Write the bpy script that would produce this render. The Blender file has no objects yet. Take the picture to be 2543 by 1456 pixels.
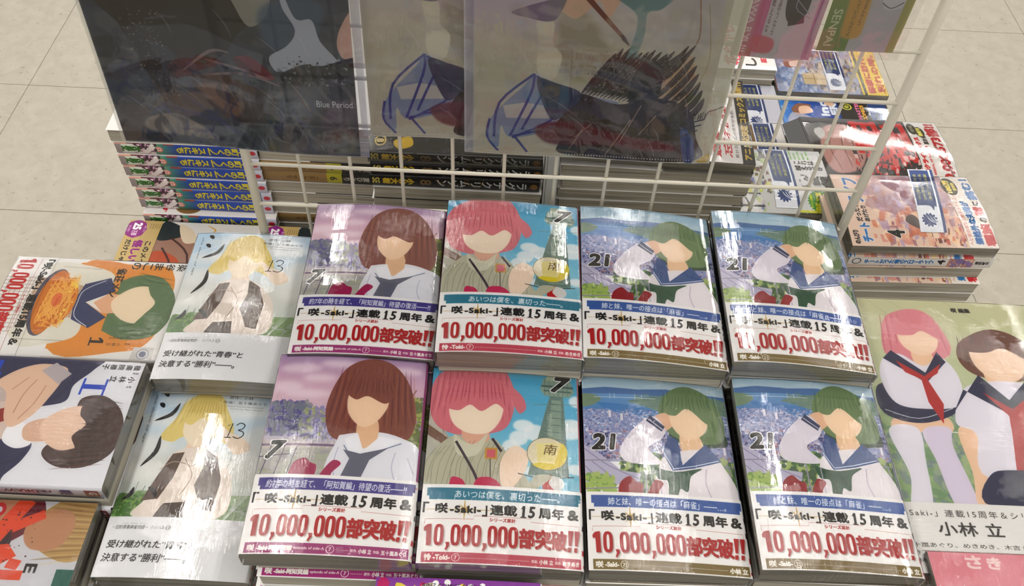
import bpy, bmesh, math, random
import numpy as np
from mathutils import Vector, Matrix
SC = bpy.context.scene
COL = SC.collection
random.seed(7)
PI = math.pi
Z0 = 1.54                      # height of the camera above the floor (m)
# ------------------------------------------------------------------ camera
FPX = 2253.35
cam_d = bpy.data.cameras.new('camera'); cam = bpy.data.objects.new('camera', cam_d); COL.objects.link(cam)
cam_d.sensor_width = 36.0; cam_d.lens = 36.0 * FPX / 2543.0
cam_d.clip_start = 0.02
Rw = np.array([[0.99895838, 0.0238643, 0.03889278], [0.04316581, -0.77056447, -0.63589866], [0.01479412, 0.63691514, -0.77079196]])
right, down, fwd = Rw[0], Rw[1], Rw[2]
M = Matrix(((right[0], -down[0], -fwd[0], 0), (right[1], -down[1], -fwd[1], 0), (right[2], -down[2], -fwd[2], Z0), (0, 0, 0, 1)))
cam.matrix_world = M
SC.camera = cam
SC.view_settings.view_transform = 'Standard'; SC.view_settings.look = 'None'
SC.view_settings.gamma = 1.0; SC.view_settings.use_curve_mapping = False
SC.view_settings.exposure = 0.0
SC.cycles.max_bounces = 6; SC.cycles.diffuse_bounces = 3; SC.cycles.glossy_bounces = 2; SC.cycles.transparent_max_bounces = 12
# ------------------------------------------------------------------ world and ceiling lamps
wld = bpy.data.worlds.new('world'); SC.world = wld; wld.use_nodes = True
wld.node_tree.nodes['Background'].inputs[0].default_value = (1.0, 0.97, 0.92, 1)
wld.node_tree.nodes['Background'].inputs[1].default_value = 0.80
LAMPS = [x + dx for x in (-2.42, -0.85, 0.72, 2.29) for dx in (-0.055, 0.055)]
for x in LAMPS:                                        # continuous twin-tube lines running away from the camera
    ld = bpy.data.lights.new('ceiling_tube', 'AREA'); ld.shape = 'RECTANGLE'
    ld.size = 0.026; ld.size_y = 9.0; ld.energy = 34; ld.color = (1.0, 0.975, 0.93)
    lo = bpy.data.objects.new('ceiling_tube', ld); COL.objects.link(lo); lo.location = (x, 2.0, 2.85)

# ------------------------------------------------------------------ object helpers
def obj(name, me, mats=None, parent=None, loc=None):
    o = bpy.data.objects.new(name, me); COL.objects.link(o)
    if mats is not None and not me.materials:
        for m in (mats if isinstance(mats, (list, tuple)) else [mats]): me.materials.append(m)
    if parent is not None: o.parent = parent
    if loc is not None: o.location = loc
    return o
def thing(name, label, cat, loc=(0, 0, 0), rz=0, group=None, ry=0, rx=0):
    o = bpy.data.objects.new(name, None); COL.objects.link(o); o.empty_display_size = 0.02
    o.location = loc; o.rotation_euler = (rx, ry, rz); tag(o, label, cat, group); return o
def tag(o, label, cat, group=None):
    o['label'] = label; o['category'] = cat
    if group: o['group'] = group
    return o
def mesh(name, V, F, uv=None, mi=None, smooth=False):
    me = bpy.data.meshes.new(name); me.from_pydata(V, [], F)
    if mi is not None:
        for p, i in zip(me.polygons, mi): p.material_index = i
    if uv is not None:
        l = me.uv_layers.new(name='UVMap')
        for k, c in enumerate(uv): l.data[k].uv = c
    if smooth:
        for p in me.polygons: p.use_smooth = True
    me.update(); return me
def box(name, x0, x1, y0, y1, z0, z1, bev=0.0):
    bm = bmesh.new(); bmesh.ops.create_cube(bm, size=1)
    for v in bm.verts: v.co = Vector(((x0 + x1) / 2 + v.co.x * (x1 - x0), (y0 + y1) / 2 + v.co.y * (y1 - y0), (z0 + z1) / 2 + v.co.z * (z1 - z0)))
    if bev: bmesh.ops.bevel(bm, geom=bm.edges[:], offset=bev, segments=2, affect='EDGES')
    me = bpy.data.meshes.new(name); bm.to_mesh(me); bm.free(); return me
def rod(name, a, b, r, n=10, cap=True):
    a = Vector(a); b = Vector(b); d = (b - a).normalized(); q = d.to_track_quat('Z', 'Y')
    V = []; F = []
    for p in (a, b):
        for k in range(n):
            V.append(p + q @ Vector((r * math.cos(2 * PI * k / n), r * math.sin(2 * PI * k / n), 0)))
    for k in range(n): F.append((k, (k + 1) % n, n + (k + 1) % n, n + k))
    if cap: F += [tuple(range(n))[::-1], tuple(range(n, 2 * n))]
    me = mesh(name, [tuple(v) for v in V], F)
    for p in me.polygons: p.use_smooth = len(p.vertices) == 4
    return me
def nodes(name):
    m = bpy.data.materials.new(name); m.use_nodes = True
    return m, m.node_tree.nodes, m.node_tree.links, m.node_tree.nodes['Principled BSDF']
def lin(c):
    return tuple(((v / 255) / 12.92 if v / 255 <= 0.04045 else ((v / 255 + 0.055) / 1.055) ** 2.4) for v in c) + (1,)
def plain(name, col, rough=0.5, spec=0.5, metal=0):
    m, N, L, P = nodes(name); P.inputs['Base Color'].default_value = lin(col); P.inputs['Roughness'].default_value = rough
    P.inputs['Specular IOR Level'].default_value = spec; P.inputs['Metallic'].default_value = metal
    n = N.new('ShaderNodeTexNoise'); n.inputs['Scale'].default_value = 90; n.inputs['Detail'].default_value = 3
    b = N.new('ShaderNodeBump'); b.inputs['Strength'].default_value = 0.06; b.inputs['Distance'].default_value = 0.001
    L.new(n.outputs['Fac'], b.inputs['Height']); L.new(b.outputs['Normal'], P.inputs['Normal'])
    return m

# ------------------------------------------------------------------ print shop: covers are drawn here with polygons, strokes and set type
_glyph = {}
def glyphs(s, sp=1.0, vert=False):
    k = (s, sp, vert)
    if k in _glyph: return _glyph[k]
    if vert:
        out = []; y = 0
        for ch in s:
            if ch == ' ': y -= 0.55; continue
            e = glyphs(ch)
            if ch in 'ー—-・…（「」）': e = np.stack([e[:, 1], -e[:, 0], e[:, 3], -e[:, 2]], 1)
            lo = np.minimum(e[:, [0, 1]].min(0), e[:, [2, 3]].min(0)); hi = np.maximum(e[:, [0, 1]].max(0), e[:, [2, 3]].max(0))
            hgt = max(hi[1] - lo[1], 0.5)
            f = e.copy(); f[:, [0, 2]] -= (lo[0] + hi[0]) / 2; f[:, [1, 3]] += y - hi[1]
            out.append(f); y -= hgt + 0.12 * sp
        e = np.concatenate(out)
    else:
        cu = bpy.data.curves.new('t', 'FONT'); cu.body = s; cu.resolution_u = 3; cu.space_character = sp
        cu.align_x = 'LEFT'
        o = bpy.data.objects.new('t', cu); COL.objects.link(o)
        dg = bpy.context.evaluated_depsgraph_get(); me = bpy.data.meshes.new_from_object(o.evaluated_get(dg))
        co = np.empty(len(me.vertices) * 3); me.vertices.foreach_get('co', co); co = co.reshape(-1, 3)
        cnt = {}
        for p in me.polygons:
            vs = list(p.vertices)
            sg = 1 if p.normal.z >= 0 else -1
            for i in range(len(vs)):
                a, b = vs[i], vs[(i + 1) % len(vs)]
                if sg < 0: a, b = b, a
                if (b, a) in cnt: del cnt[(b, a)]
                else: cnt[(a, b)] = 1
        e = np.array([(co[a][0], co[a][1], co[b][0], co[b][1]) for a, b in cnt]) if cnt else np.zeros((1, 4))
        bpy.data.objects.remove(o); bpy.data.meshes.remove(me); bpy.data.curves.remove(cu)
    _glyph[k] = e; return e
def catmull(p, closed=True, n=6):
    p = [np.array(q, float) for q in p]; N = len(p); out = []
    for i in range(N if closed else N - 1):
        a = p[(i - 1) % N] if closed else p[max(i - 1, 0)]; b = p[i]; c = p[(i + 1) % N]; d = p[(i + 2) % N] if closed else p[min(i + 2, N - 1)]
        for t in np.arange(n) / n:
            out.append(0.5 * (2 * b + (c - a) * t + (2 * a - 5 * b + 4 * c - d) * t * t + (3 * b - a - 3 * c + d) * t ** 3))
    if not closed: out.append(p[-1])
    return out
class Print:
    SS = 4
    def __init__(s, w, h, res, bg=(235, 235, 235), alpha=1.0):
        s.w, s.h, s.r = w, h, res; s.W, s.H = int(w * res), int(h * res)
        s.c = np.empty((s.H, s.W, 3), np.float32); s.c[:] = np.array(bg, np.float32) / 255
        s.a = np.full((s.H, s.W), alpha, np.float32); s.al = None
    def _cov(s, E, pad=0):
        E = E * s.r
        x0 = int(max(0, math.floor(min(E[:, 0].min(), E[:, 2].min())) - pad)); x1 = int(min(s.W, math.ceil(max(E[:, 0].max(), E[:, 2].max())) + pad + 1))
        y0 = int(max(0, math.floor(min(E[:, 1].min(), E[:, 3].min())) - pad)); y1 = int(min(s.H, math.ceil(max(E[:, 1].max(), E[:, 3].max())) + pad + 1))
        if x1 <= x0 or y1 <= y0: return None
        w, h, SS = x1 - x0, (y1 - y0) * s.SS, s.SS
        ax, ay, bx, by = E[:, 0] - x0, (E[:, 1] - y0) * SS, E[:, 2] - x0, (E[:, 3] - y0) * SS
        sg = np.where(by > ay, 1.0, -1.0); lo = np.minimum(ay, by); hi = np.maximum(ay, by)
        r0 = np.clip(np.ceil(lo - 0.5), 0, h).astype(int); r1 = np.clip(np.ceil(hi - 0.5), 0, h).astype(int)
        n = r1 - r0; k = n > 0
        if not k.any(): return None
        ax, ay, bx, by, sg, r0, n = ax[k], ay[k], bx[k], by[k], sg[k], r0[k], n[k]
        idx = np.repeat(np.arange(len(n)), n); rows = r0[idx] + (np.arange(len(idx)) - np.repeat(np.cumsum(n) - n, n))
        x = ax[idx] + (rows + 0.5 - ay[idx]) / (by[idx] - ay[idx]) * (bx[idx] - ax[idx]); x = np.clip(x, 0, w - 1e-3)
        xi = x.astype(int); fr = x - xi; base = rows * (w + 2) + xi
        D = np.bincount(base, sg[idx] * (1 - fr), h * (w + 2)) + np.bincount(base + 1, sg[idx] * fr, h * (w + 2))
        m = np.clip(np.abs(np.cumsum(D[:h * (w + 2)].reshape(h, w + 2), 1)), 0, 1)[:, :w].reshape(h // SS, SS, w).mean(1)
        return x0, y0, m.astype(np.float32)
    def _put(s, x0, y0, m, col, a=1.0, al=None):
        h, w = m.shape; m = (m * a)[..., None]
        t = s.c[y0:y0 + h, x0:x0 + w]
        if callable(col):
            yy, xx = np.mgrid[y0:y0 + h, x0:x0 + w]; c = col(xx / s.r, yy / s.r)
        else: c = np.array(col, np.float32) / 255
        s.c[y0:y0 + h, x0:x0 + w] = t * (1 - m) + c * m
        al = s.al if al is None else al
        if al is not None:
            ta = s.a[y0:y0 + h, x0:x0 + w]; s.a[y0:y0 + h, x0:x0 + w] = ta * (1 - m[..., 0]) + al * m[..., 0]
    @staticmethod
    def _blur(m, k):
        for _ in range(2):
            for ax in (0, 1):
                p = [(0, 0), (0, 0)]; p[ax] = (k + 1, k); c = np.cumsum(np.pad(m, p), ax)
                m = (np.take(c, range(2 * k + 1, c.shape[ax]), ax) - np.take(c, range(0, c.shape[ax] - 2 * k - 1), ax)) / (2 * k + 1)
        return m
    def edges(s, pts):
        p = np.array(pts, float); q = np.roll(p, -1, 0)
        if (p[:, 0] * q[:, 1] - q[:, 0] * p[:, 1]).sum() < 0: p = p[::-1]; q = np.roll(p, -1, 0)
        return np.concatenate([p, q], 1)
    def multi(s, L, col, a=1.0, blur=0, al=None):
        E = np.concatenate([s.edges(p) for p in L]); k = int(blur * s.r)
        r = s._cov(E, 2 * k)
        if r is None: return
        x0, y0, m = r
        if k: m = s._blur(m, k)[:m.shape[0], :m.shape[1]]
        s._put(x0, y0, m, col, a, al)
    def poly(s, pts, col, a=1.0, blur=0, al=None): s.multi([pts], col, a, blur, al)
    def blob(s, pts, col, a=1.0, blur=0, al=None): s.multi([catmull(pts)], col, a, blur, al)
    def rect(s, x0, y0, x1, y1, col, a=1.0, blur=0, al=None): s.poly([(x0, y0), (x1, y0), (x1, y1), (x0, y1)], col, a, blur, al)
    def ell(s, cx, cy, rx, ry, col, a=1.0, blur=0, rot=0):
        t = np.linspace(0, 2 * PI, 33)[:-1]; c, n = math.cos(rot), math.sin(rot)
        s.poly([(cx + rx * math.cos(u) * c - ry * math.sin(u) * n, cy + rx * math.cos(u) * n + ry * math.sin(u) * c) for u in t], col, a, blur)
    def strokes(s, L, w, col, a=1.0, curve=True, blur=0):
        out = []
        for pts in L:
            p = np.array(catmull(pts, False, 4) if curve and len(pts) > 2 else pts, float)
            d = np.gradient(p, axis=0); d /= np.linalg.norm(d, axis=1)[:, None] + 1e-9; nn = np.stack([-d[:, 1], d[:, 0]], 1)
            tw = w / 2 * (np.sin(np.linspace(0.12, PI - 0.12, len(p))) if curve == 2 else np.ones(len(p)))
            for i in range(len(p) - 1):
                out.append([p[i] + nn[i] * tw[i], p[i + 1] + nn[i + 1] * tw[i + 1], p[i + 1] - nn[i + 1] * tw[i + 1], p[i] - nn[i] * tw[i]])
        s.multi(out, col, a, blur)
    def line(s, pts, w, col, a=1.0, curve=True, blur=0): s.strokes([pts], w, col, a, curve, blur)
    def vgrad(s, y0, y1, stops, x0=0, x1=None):
        x1 = s.w if x1 is None else x1; a, b = int(y0 * s.r), int(y1 * s.r)
        t = np.linspace(0, 1, b - a); P = [q[0] for q in stops]
        g = np.stack([np.interp(t, P, [q[1][i] for q in stops]) for i in range(3)], 1) / 255
        s.c[a:b, int(x0 * s.r):int(x1 * s.r)] = g[:, None]
    def text(s, t, x0, y0, x1, y1, col, bold=0, it=0, rot=0, sp=1.0, vert=False, halo=None, hw=0.6, shadow=0, keep=False, a=1.0):
        """fit the string t into the box x0..x1, y0..y1 (mm); rot turns the page in quarter turns clockwise"""
        e = glyphs(t, sp, vert).copy(); e[:, [1, 3]] *= -1
        if it: e[:, 0] -= e[:, 1] * it; e[:, 2] -= e[:, 3] * it
        for _ in range(rot % 4): e = np.stack([-e[:, 1], e[:, 0], -e[:, 3], e[:, 2]], 1)
        X = e[:, [0, 2]]; Y = e[:, [1, 3]]; lx, hx, ly, hy = X.min(), X.max(), Y.min(), Y.max()
        b = bold; sx = (x1 - x0 - 2 * b) / max(hx - lx, 1e-6); sy = (y1 - y0 - 2 * b) / max(hy - ly, 1e-6)
        if keep: sx = sy = min(sx, sy)
        ox = x0 + b + (x1 - x0 - 2 * b - sx * (hx - lx)) / 2; oy = y0 + b + (y1 - y0 - 2 * b - sy * (hy - ly)) / 2
        E = np.stack([(e[:, 0] - lx) * sx + ox, (e[:, 1] - ly) * sy + oy, (e[:, 2] - lx) * sx + ox, (e[:, 3] - ly) * sy + oy], 1)
        K = int(math.ceil((bold + (hw if halo is not None else 0)) * s.r)) + 2
        r = s._cov(E, K)
        if r is None: return
        x, y, m = r
        def dil(m, rad):
            if rad <= 0: return m
            o = m.copy(); H, W = m.shape
            for q in range(12 if rad > 1.2 else 8):
                ang = 2 * PI * q / (12 if rad > 1.2 else 8)
                for rr in ((rad, rad * 0.5) if rad > 2 else (rad,)):
                    fx, fy = rr * math.cos(ang), rr * math.sin(ang); dx, dy = int(round(fx)), int(round(fy))
                    if dx == 0 and dy == 0: continue
                    sh = np.zeros_like(m)
                    sh[max(dy, 0):H + min(dy, 0), max(dx, 0):W + min(dx, 0)] = m[max(-dy, 0):H + min(-dy, 0), max(-dx, 0):W + min(-dx, 0)]
                    o = np.maximum(o, sh * min(1, rad))
            return o
        mb = dil(m, bold * s.r)
        if shadow:
            k = int(0.5 * s.r); sh = s._blur(mb, k)[:m.shape[0], :m.shape[1]]; d = int(0.7 * s.r)
            sh2 = np.zeros_like(sh); sh2[d:, d:] = sh[:-d, :-d]; s._put(x, y, sh2, (90, 70, 60), shadow)
        if halo is not None: s._put(x, y, dil(mb, hw * s.r), halo)
        s._put(x, y, mb, col, a)
    def scatter(s, reg, cols, n, lo, hi, asp=1.0, a=0.9, seed=1, shape='q', blur=0):
        """small quads or leaves strewn inside a box, as in a painted backdrop"""
        R = np.random.RandomState(seed)
        for c in cols:
            L = []
            for _ in range(n // len(cols)):
                x = R.uniform(reg[0], reg[2]); y = R.uniform(reg[1], reg[3]); u = R.uniform(lo, hi); v = u * asp * R.uniform(0.6, 1.4)
                if shape == 'q': L.append([(x, y), (x + u, y + u * R.uniform(-.2, .3)), (x + u, y + v), (x + R.uniform(-.3, .3) * u, y + v)])
                else: L.append([(x + u * math.cos(t + x) * R.uniform(.5, 1), y + v * math.sin(t + x) * R.uniform(.5, 1)) for t in np.arange(6) * PI / 3])
            s.multi(L, c, a, blur)
    def image(s, name):
        im = bpy.data.images.new(name, s.W, s.H, alpha=True)
        px = np.ones((s.H, s.W, 4), np.float32); px[..., :3] = np.clip(s.c[::-1], 0, 1); px[..., 3] = s.a[::-1]
        im.alpha_mode = 'CHANNEL_PACKED'
        im.pixels.foreach_set(px.ravel()); im.update(); im.pack(); return im
def printed(name, pr, rough=0.32, alpha=False, coat=0.0):
    m, N, L, P = nodes(name); t = N.new('ShaderNodeTexImage'); t.image = pr.image(name); t.extension = 'EXTEND'
    L.new(t.outputs['Color'], P.inputs['Base Color']); P.inputs['Roughness'].default_value = rough
    P.inputs['Specular IOR Level'].default_value = 0.35; P.inputs['Coat Weight'].default_value = coat; P.inputs['Coat Roughness'].default_value = 0.08
    if alpha: L.new(t.outputs['Alpha'], P.inputs['Alpha'])
    n = N.new('ShaderNodeTexNoise'); n.inputs['Scale'].default_value = 22; n.inputs['Detail'].default_value = 2
    b = N.new('ShaderNodeBump'); b.inputs['Strength'].default_value = 0.12; b.inputs['Distance'].default_value = 0.003
    L.new(n.outputs['Fac'], b.inputs['Height']); L.new(b.outputs['Normal'], P.inputs['Coat Normal']); L.new(b.outputs['Normal'], P.inputs['Normal'])
    return m
# ------------------------------------------------------------------ cover designs (millimetres, origin top left)
W_, K_ = (236, 236, 236), (24, 22, 24)
RED = (176, 22, 30)
def hair(p, pts, col, dark, light, locks, lw=1.2):
    p.blob(pts, col)
    p.strokes([l for l in locks[::2]], lw * 1.6, dark, 0.45, 2); p.strokes([l for l in locks[1::2]], lw, light, 0.4, 2)
def fall(x0, x1, y0, y1, n, spread=0.0, seed=0):
    R = np.random.RandomState(seed); o = []
    for i in range(n):
        t = (i + R.uniform(.2, .8)) / n; x = x0 + (x1 - x0) * t; c = (t - .5) * spread; b = R.uniform(.65, 1)
        o.append([(x - c * .5, y0 + abs(t - .5) * 8), (x + c * .2, (y0 + y1) / 2), (x + c, y0 + (y1 - y0) * b)])
    return o
def band(p, strip, foot, t1, x1, foot_l, foot_r, num):
    p.rect(0, 116, 128, 182, (238, 236, 235))
    p.poly([(4, 119), (127, 119), (127, 126), (125, 126), (125, 129.3), (6, 129.3), (6, 126), (4, 126)], strip)
    p.text(t1, x1[0], 120.7, x1[1], 127.8, (235, 238, 242), 0.1, 0.12)
    g = (196, 160, 84)
    p.poly([(4, 137.6), (62, 137.2), (62, 137.8), (4, 138)], g)
    for a in range(8):
        u = a * PI / 4; L = 9.5 if a % 2 == 0 else 6.5; n = u + PI / 2
        p.poly([(34.5 + .9 * math.cos(n), 137.6 + .9 * math.sin(n)), (34.5 + L * math.cos(u), 137.6 + L * math.sin(u) * 1.05), (34.5 - .9 * math.cos(n), 137.6 - .9 * math.sin(n))], g)
    p.text('「', 1, 131.5, 7, 140.5, K_, .25, keep=True); p.text('咲', 11.5, 132.3, 21.5, 141, K_, .45)
    p.text('-Saki-', 23, 134.3, 47.5, 140.6, K_, .42, sp=1.15); p.text('」', 48.5, 133.5, 52.5, 143, K_, .25)
    p.text('連載', 54.5, 132.2, 76, 141.5, K_, .4); p.poly([(80.6, 132), (82.4, 132), (81.8, 142), (79.8, 142), (80.3, 134.6), (79, 135)], K_); p.rect(78.6, 141.2, 83.2, 142.1, K_); p.text('5', 84.6, 132, 90.4, 142, K_, .4, .15)
    p.text('周年', 93, 132.2, 113.5, 141.8, K_, .4); p.text('&', 116, 132.6, 125, 141.6, K_, .45)
    r = (170, 50, 50)
    for s_ in ([(4, 150), (4, 146), (42, 145.4), (42.5, 142.6), (87, 142.6), (87, 145.4), (125, 146.4), (125, 150)],): p.line(s_, .25, r, 1, False)
    p.text('シリーズ累計', 54.5, 143.6, 75, 147, r, .12)
    bigline(p, 4, 150.3, 121.5, 17.4)
    p.rect(3.5, 173, 126, 181.2, foot)
    w = (240, 236, 230); x = 5.5
    for t, ww, hh, b in foot_l: p.text(t, x, 177.2 - hh / 2, x + ww, 177.2 + hh / 2, w, b); x += ww + 1
    p.ell(x + 3.2, 177.2, 3.2, 3.2, w); p.ell(x + 3.2, 177.2, 2.75, 2.75, foot); p.text(num, x + 1.5, 175.6, x + 4.9, 178.8, w, .1, keep=True)
    xr = 124.5
    for t, ww, hh, b in foot_r[::-1]: p.text(t, xr - ww, 177.3 - hh / 2, xr, 177.3 + hh / 2, w, b); xr -= ww + 1
    for q in np.arange(x + 8, xr, 1.35): p.ell(q, 177.4, .32, .32, w)
def bigline(p, x, y, w, h, col=RED, bg=(238, 236, 235), sh=.45):
    """10,000,000 and three heavy characters in condensed poster type"""
    k = w / 121.5; B = []; HO = []
    def zero(a):
        t = np.linspace(0, 2 * PI, 41)[:-1]; f = lambda rx, ry: [(x + (a + 3.75) * k + rx * k * np.sign(math.cos(u)) * abs(math.cos(u)) ** .75, y + h / 2 + ry * np.sign(math.sin(u)) * abs(math.sin(u)) ** .62) for u in t]
        B.append(f(3.8, h * .5)); HO.append(f(1.15, h * .36))
    B.append([(x + 1.6 * k, y + .6), (x + 5.6 * k, y - .2), (x + 6.2 * k, y + h), (x + 2.4 * k, y + h), (x + 2 * k, y + h * .3), (x, y + h * .32), (x - .2 * k, y + h * .17)])
    for a in (8, 21, 29, 37, 49.5, 57.5, 65.5): zero(a)
    for a in (17.2, 45.6): B.append([(x + a * k, y + h * .84), (x + (a + 3.2) * k, y + h * .84), (x + (a + 3.2) * k, y + h), (x + (a + .9) * k, y + h * 1.22), (x + (a - .2) * k, y + h * 1.2), (x + (a + 1) * k, y + h)])
    for a in (112.5, 117.5): B.append([(x + a * k, y), (x + (a + 4.2) * k, y), (x + (a + 2.2) * k, y + h * .7), (x + a * k, y + h * .7)]); B.append([(x + (a - .6) * k, y + h * .79), (x + (a + 2.2) * k, y + h * .79), (x + (a + 1.6) * k, y + h), (x + (a - 1) * k, y + h)])
    p.multi([[(q[0] + .8, q[1] + .8) for q in b] for b in B], (90, 70, 60), sh, .45); p.multi(B, col); p.multi(HO, bg)
    p.text('部突破', x + 73.6 * k, y + h * .03, x + 111.5 * k, y + h * .99, col, .62 * h / 17, sp=.96, shadow=sh)
def num(p, t, x0, y0, x1, y1, it=.25): p.text(t, x0, y0, x1, y1, K_, 1.0, it, halo=(240, 240, 240), hw=.8)

def art_violet():
    p = Print(128, 182, 7)
    p.vgrad(0, 60, [(0, (170, 140, 178)), (.4, (205, 168, 190)), (.8, (214, 182, 196)), (1, (196, 178, 200))])
    for x, y, a, b in ((20, 14, 18, 5), (52, 9, 16, 4), (10, 33, 14, 6), (38, 24, 14, 4), (110, 12, 14, 4), (30, 40, 20, 4)): p.ell(x, y, a, b, (232, 214, 224), .75, 2.2)
    p.vgrad(60, 118, [(0, (150, 140, 185)), (.3, (178, 172, 205)), (.5, (190, 180, 170)), (1, (170, 176, 150))])
    p.scatter((0, 48, 34, 80), [(92, 82, 150), (110, 104, 168), (70, 66, 130), (120, 130, 130)], 420, 1.5, 4, shape='b', a=.7)
    p.scatter((28, 54, 62, 84), [(120, 122, 178), (150, 158, 140), (168, 176, 104), (140, 130, 180)], 300, 1.2, 3.2, shape='b', a=.7)
    p.scatter((104, 38, 128, 100), [(150, 158, 70), (110, 130, 56), (176, 178, 96), (92, 104, 60)], 420, 1.5, 4, shape='b', a=.75)
    p.scatter((36, 64, 62, 90), [(222, 218, 236), (205, 204, 232)], 120, .5, 1.6, 3, a=.5, shape='q')
    p.rect(0, 88, 62, 90, (120, 96, 130)); p.rect(0, 92, 62, 118, (176, 174, 170)); p.scatter((0, 93, 60, 117), [(196, 192, 178), (150, 148, 160), (170, 180, 140)], 120, 3, 9, .3, .5)
    for x in (3, 14, 24): p.line([(x + 5, 90), (x, 117)], .8, (96, 84, 110))
    p.line([(0, 100), (30, 97)], .8, (96, 84, 110)); p.line([(112, 60), (116, 40), (120, 30)], 1, (110, 80, 60), .8)
    # plain bust standing in for the figure: hair mass, head, blouse
    hair(p, [(78, 2), (60, 12), (50, 34), (47, 58), (54, 80), (70, 84), (98, 82), (116, 80), (122, 58), (114, 26), (98, 6)], (134, 74, 62), (92, 44, 50), (176, 112, 92), fall(52, 120, 8, 82, 26, 10))
    p.blob([(60, 84), (66, 78), (92, 74), (112, 78), (127, 88), (128, 119), (58, 119)], (226, 226, 234)); p.blob([(76, 62), (90, 62), (92, 80), (82, 90), (75, 80)], (226, 186, 150))
    p.blob([(64, 40), (66, 58), (78, 70), (90, 64), (98, 46), (90, 32), (72, 32)], (238, 206, 176), 1, .3); p.blob([(60, 34), (70, 44), (80, 40), (96, 46), (102, 30), (84, 14), (66, 20)], (134, 74, 62)); p.strokes(fall(62, 100, 18, 44, 12, 6, 3), 1.2, (98, 48, 52), .5, 2)
    p.poly([(66, 82), (76, 76), (82, 92), (94, 78), (112, 80), (90, 96), (72, 96)], (236, 236, 242)); p.line([(66, 88), (74, 97), (88, 94), (112, 83)], .9, (110, 124, 150))
    p.poly([(66, 92), (80, 95), (102, 88), (88, 100), (82, 119), (66, 119), (72, 100)], (98, 100, 120)); p.strokes([[(108, 92), (106, 105), (110, 118)], [(62, 90), (60, 104), (62, 118)], [(118, 96), (124, 110)]], .8, (176, 176, 196), .8)
    p.blob([(27, 119), (28, 106), (36, 101), (42, 105), (47, 108), (44, 119)], (164, 22, 84)); p.blob([(50, 119), (54, 109), (60, 102), (66, 105), (60, 113), (58, 119)], (164, 22, 84))
    num(p, '7', 4, 85, 20, 102, .3)
    band(p, (72, 62, 142), (160, 52, 118), '約7年の時を経て、「阿知賀編」待望の復活――!!', (10, 120), [('咲', 6, 5.6, .35), ('-Saki-阿知賀編', 27, 4.6, .3), ('episode of side-A', 23, 3, .1)], [('原作:', 5, 2.6, .1), ('小林 立', 10, 4.2, .2), ('作画:', 5, 2.6, .1), ('五十嵐あぐり', 19, 4, .15)], '7')
    return p
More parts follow.
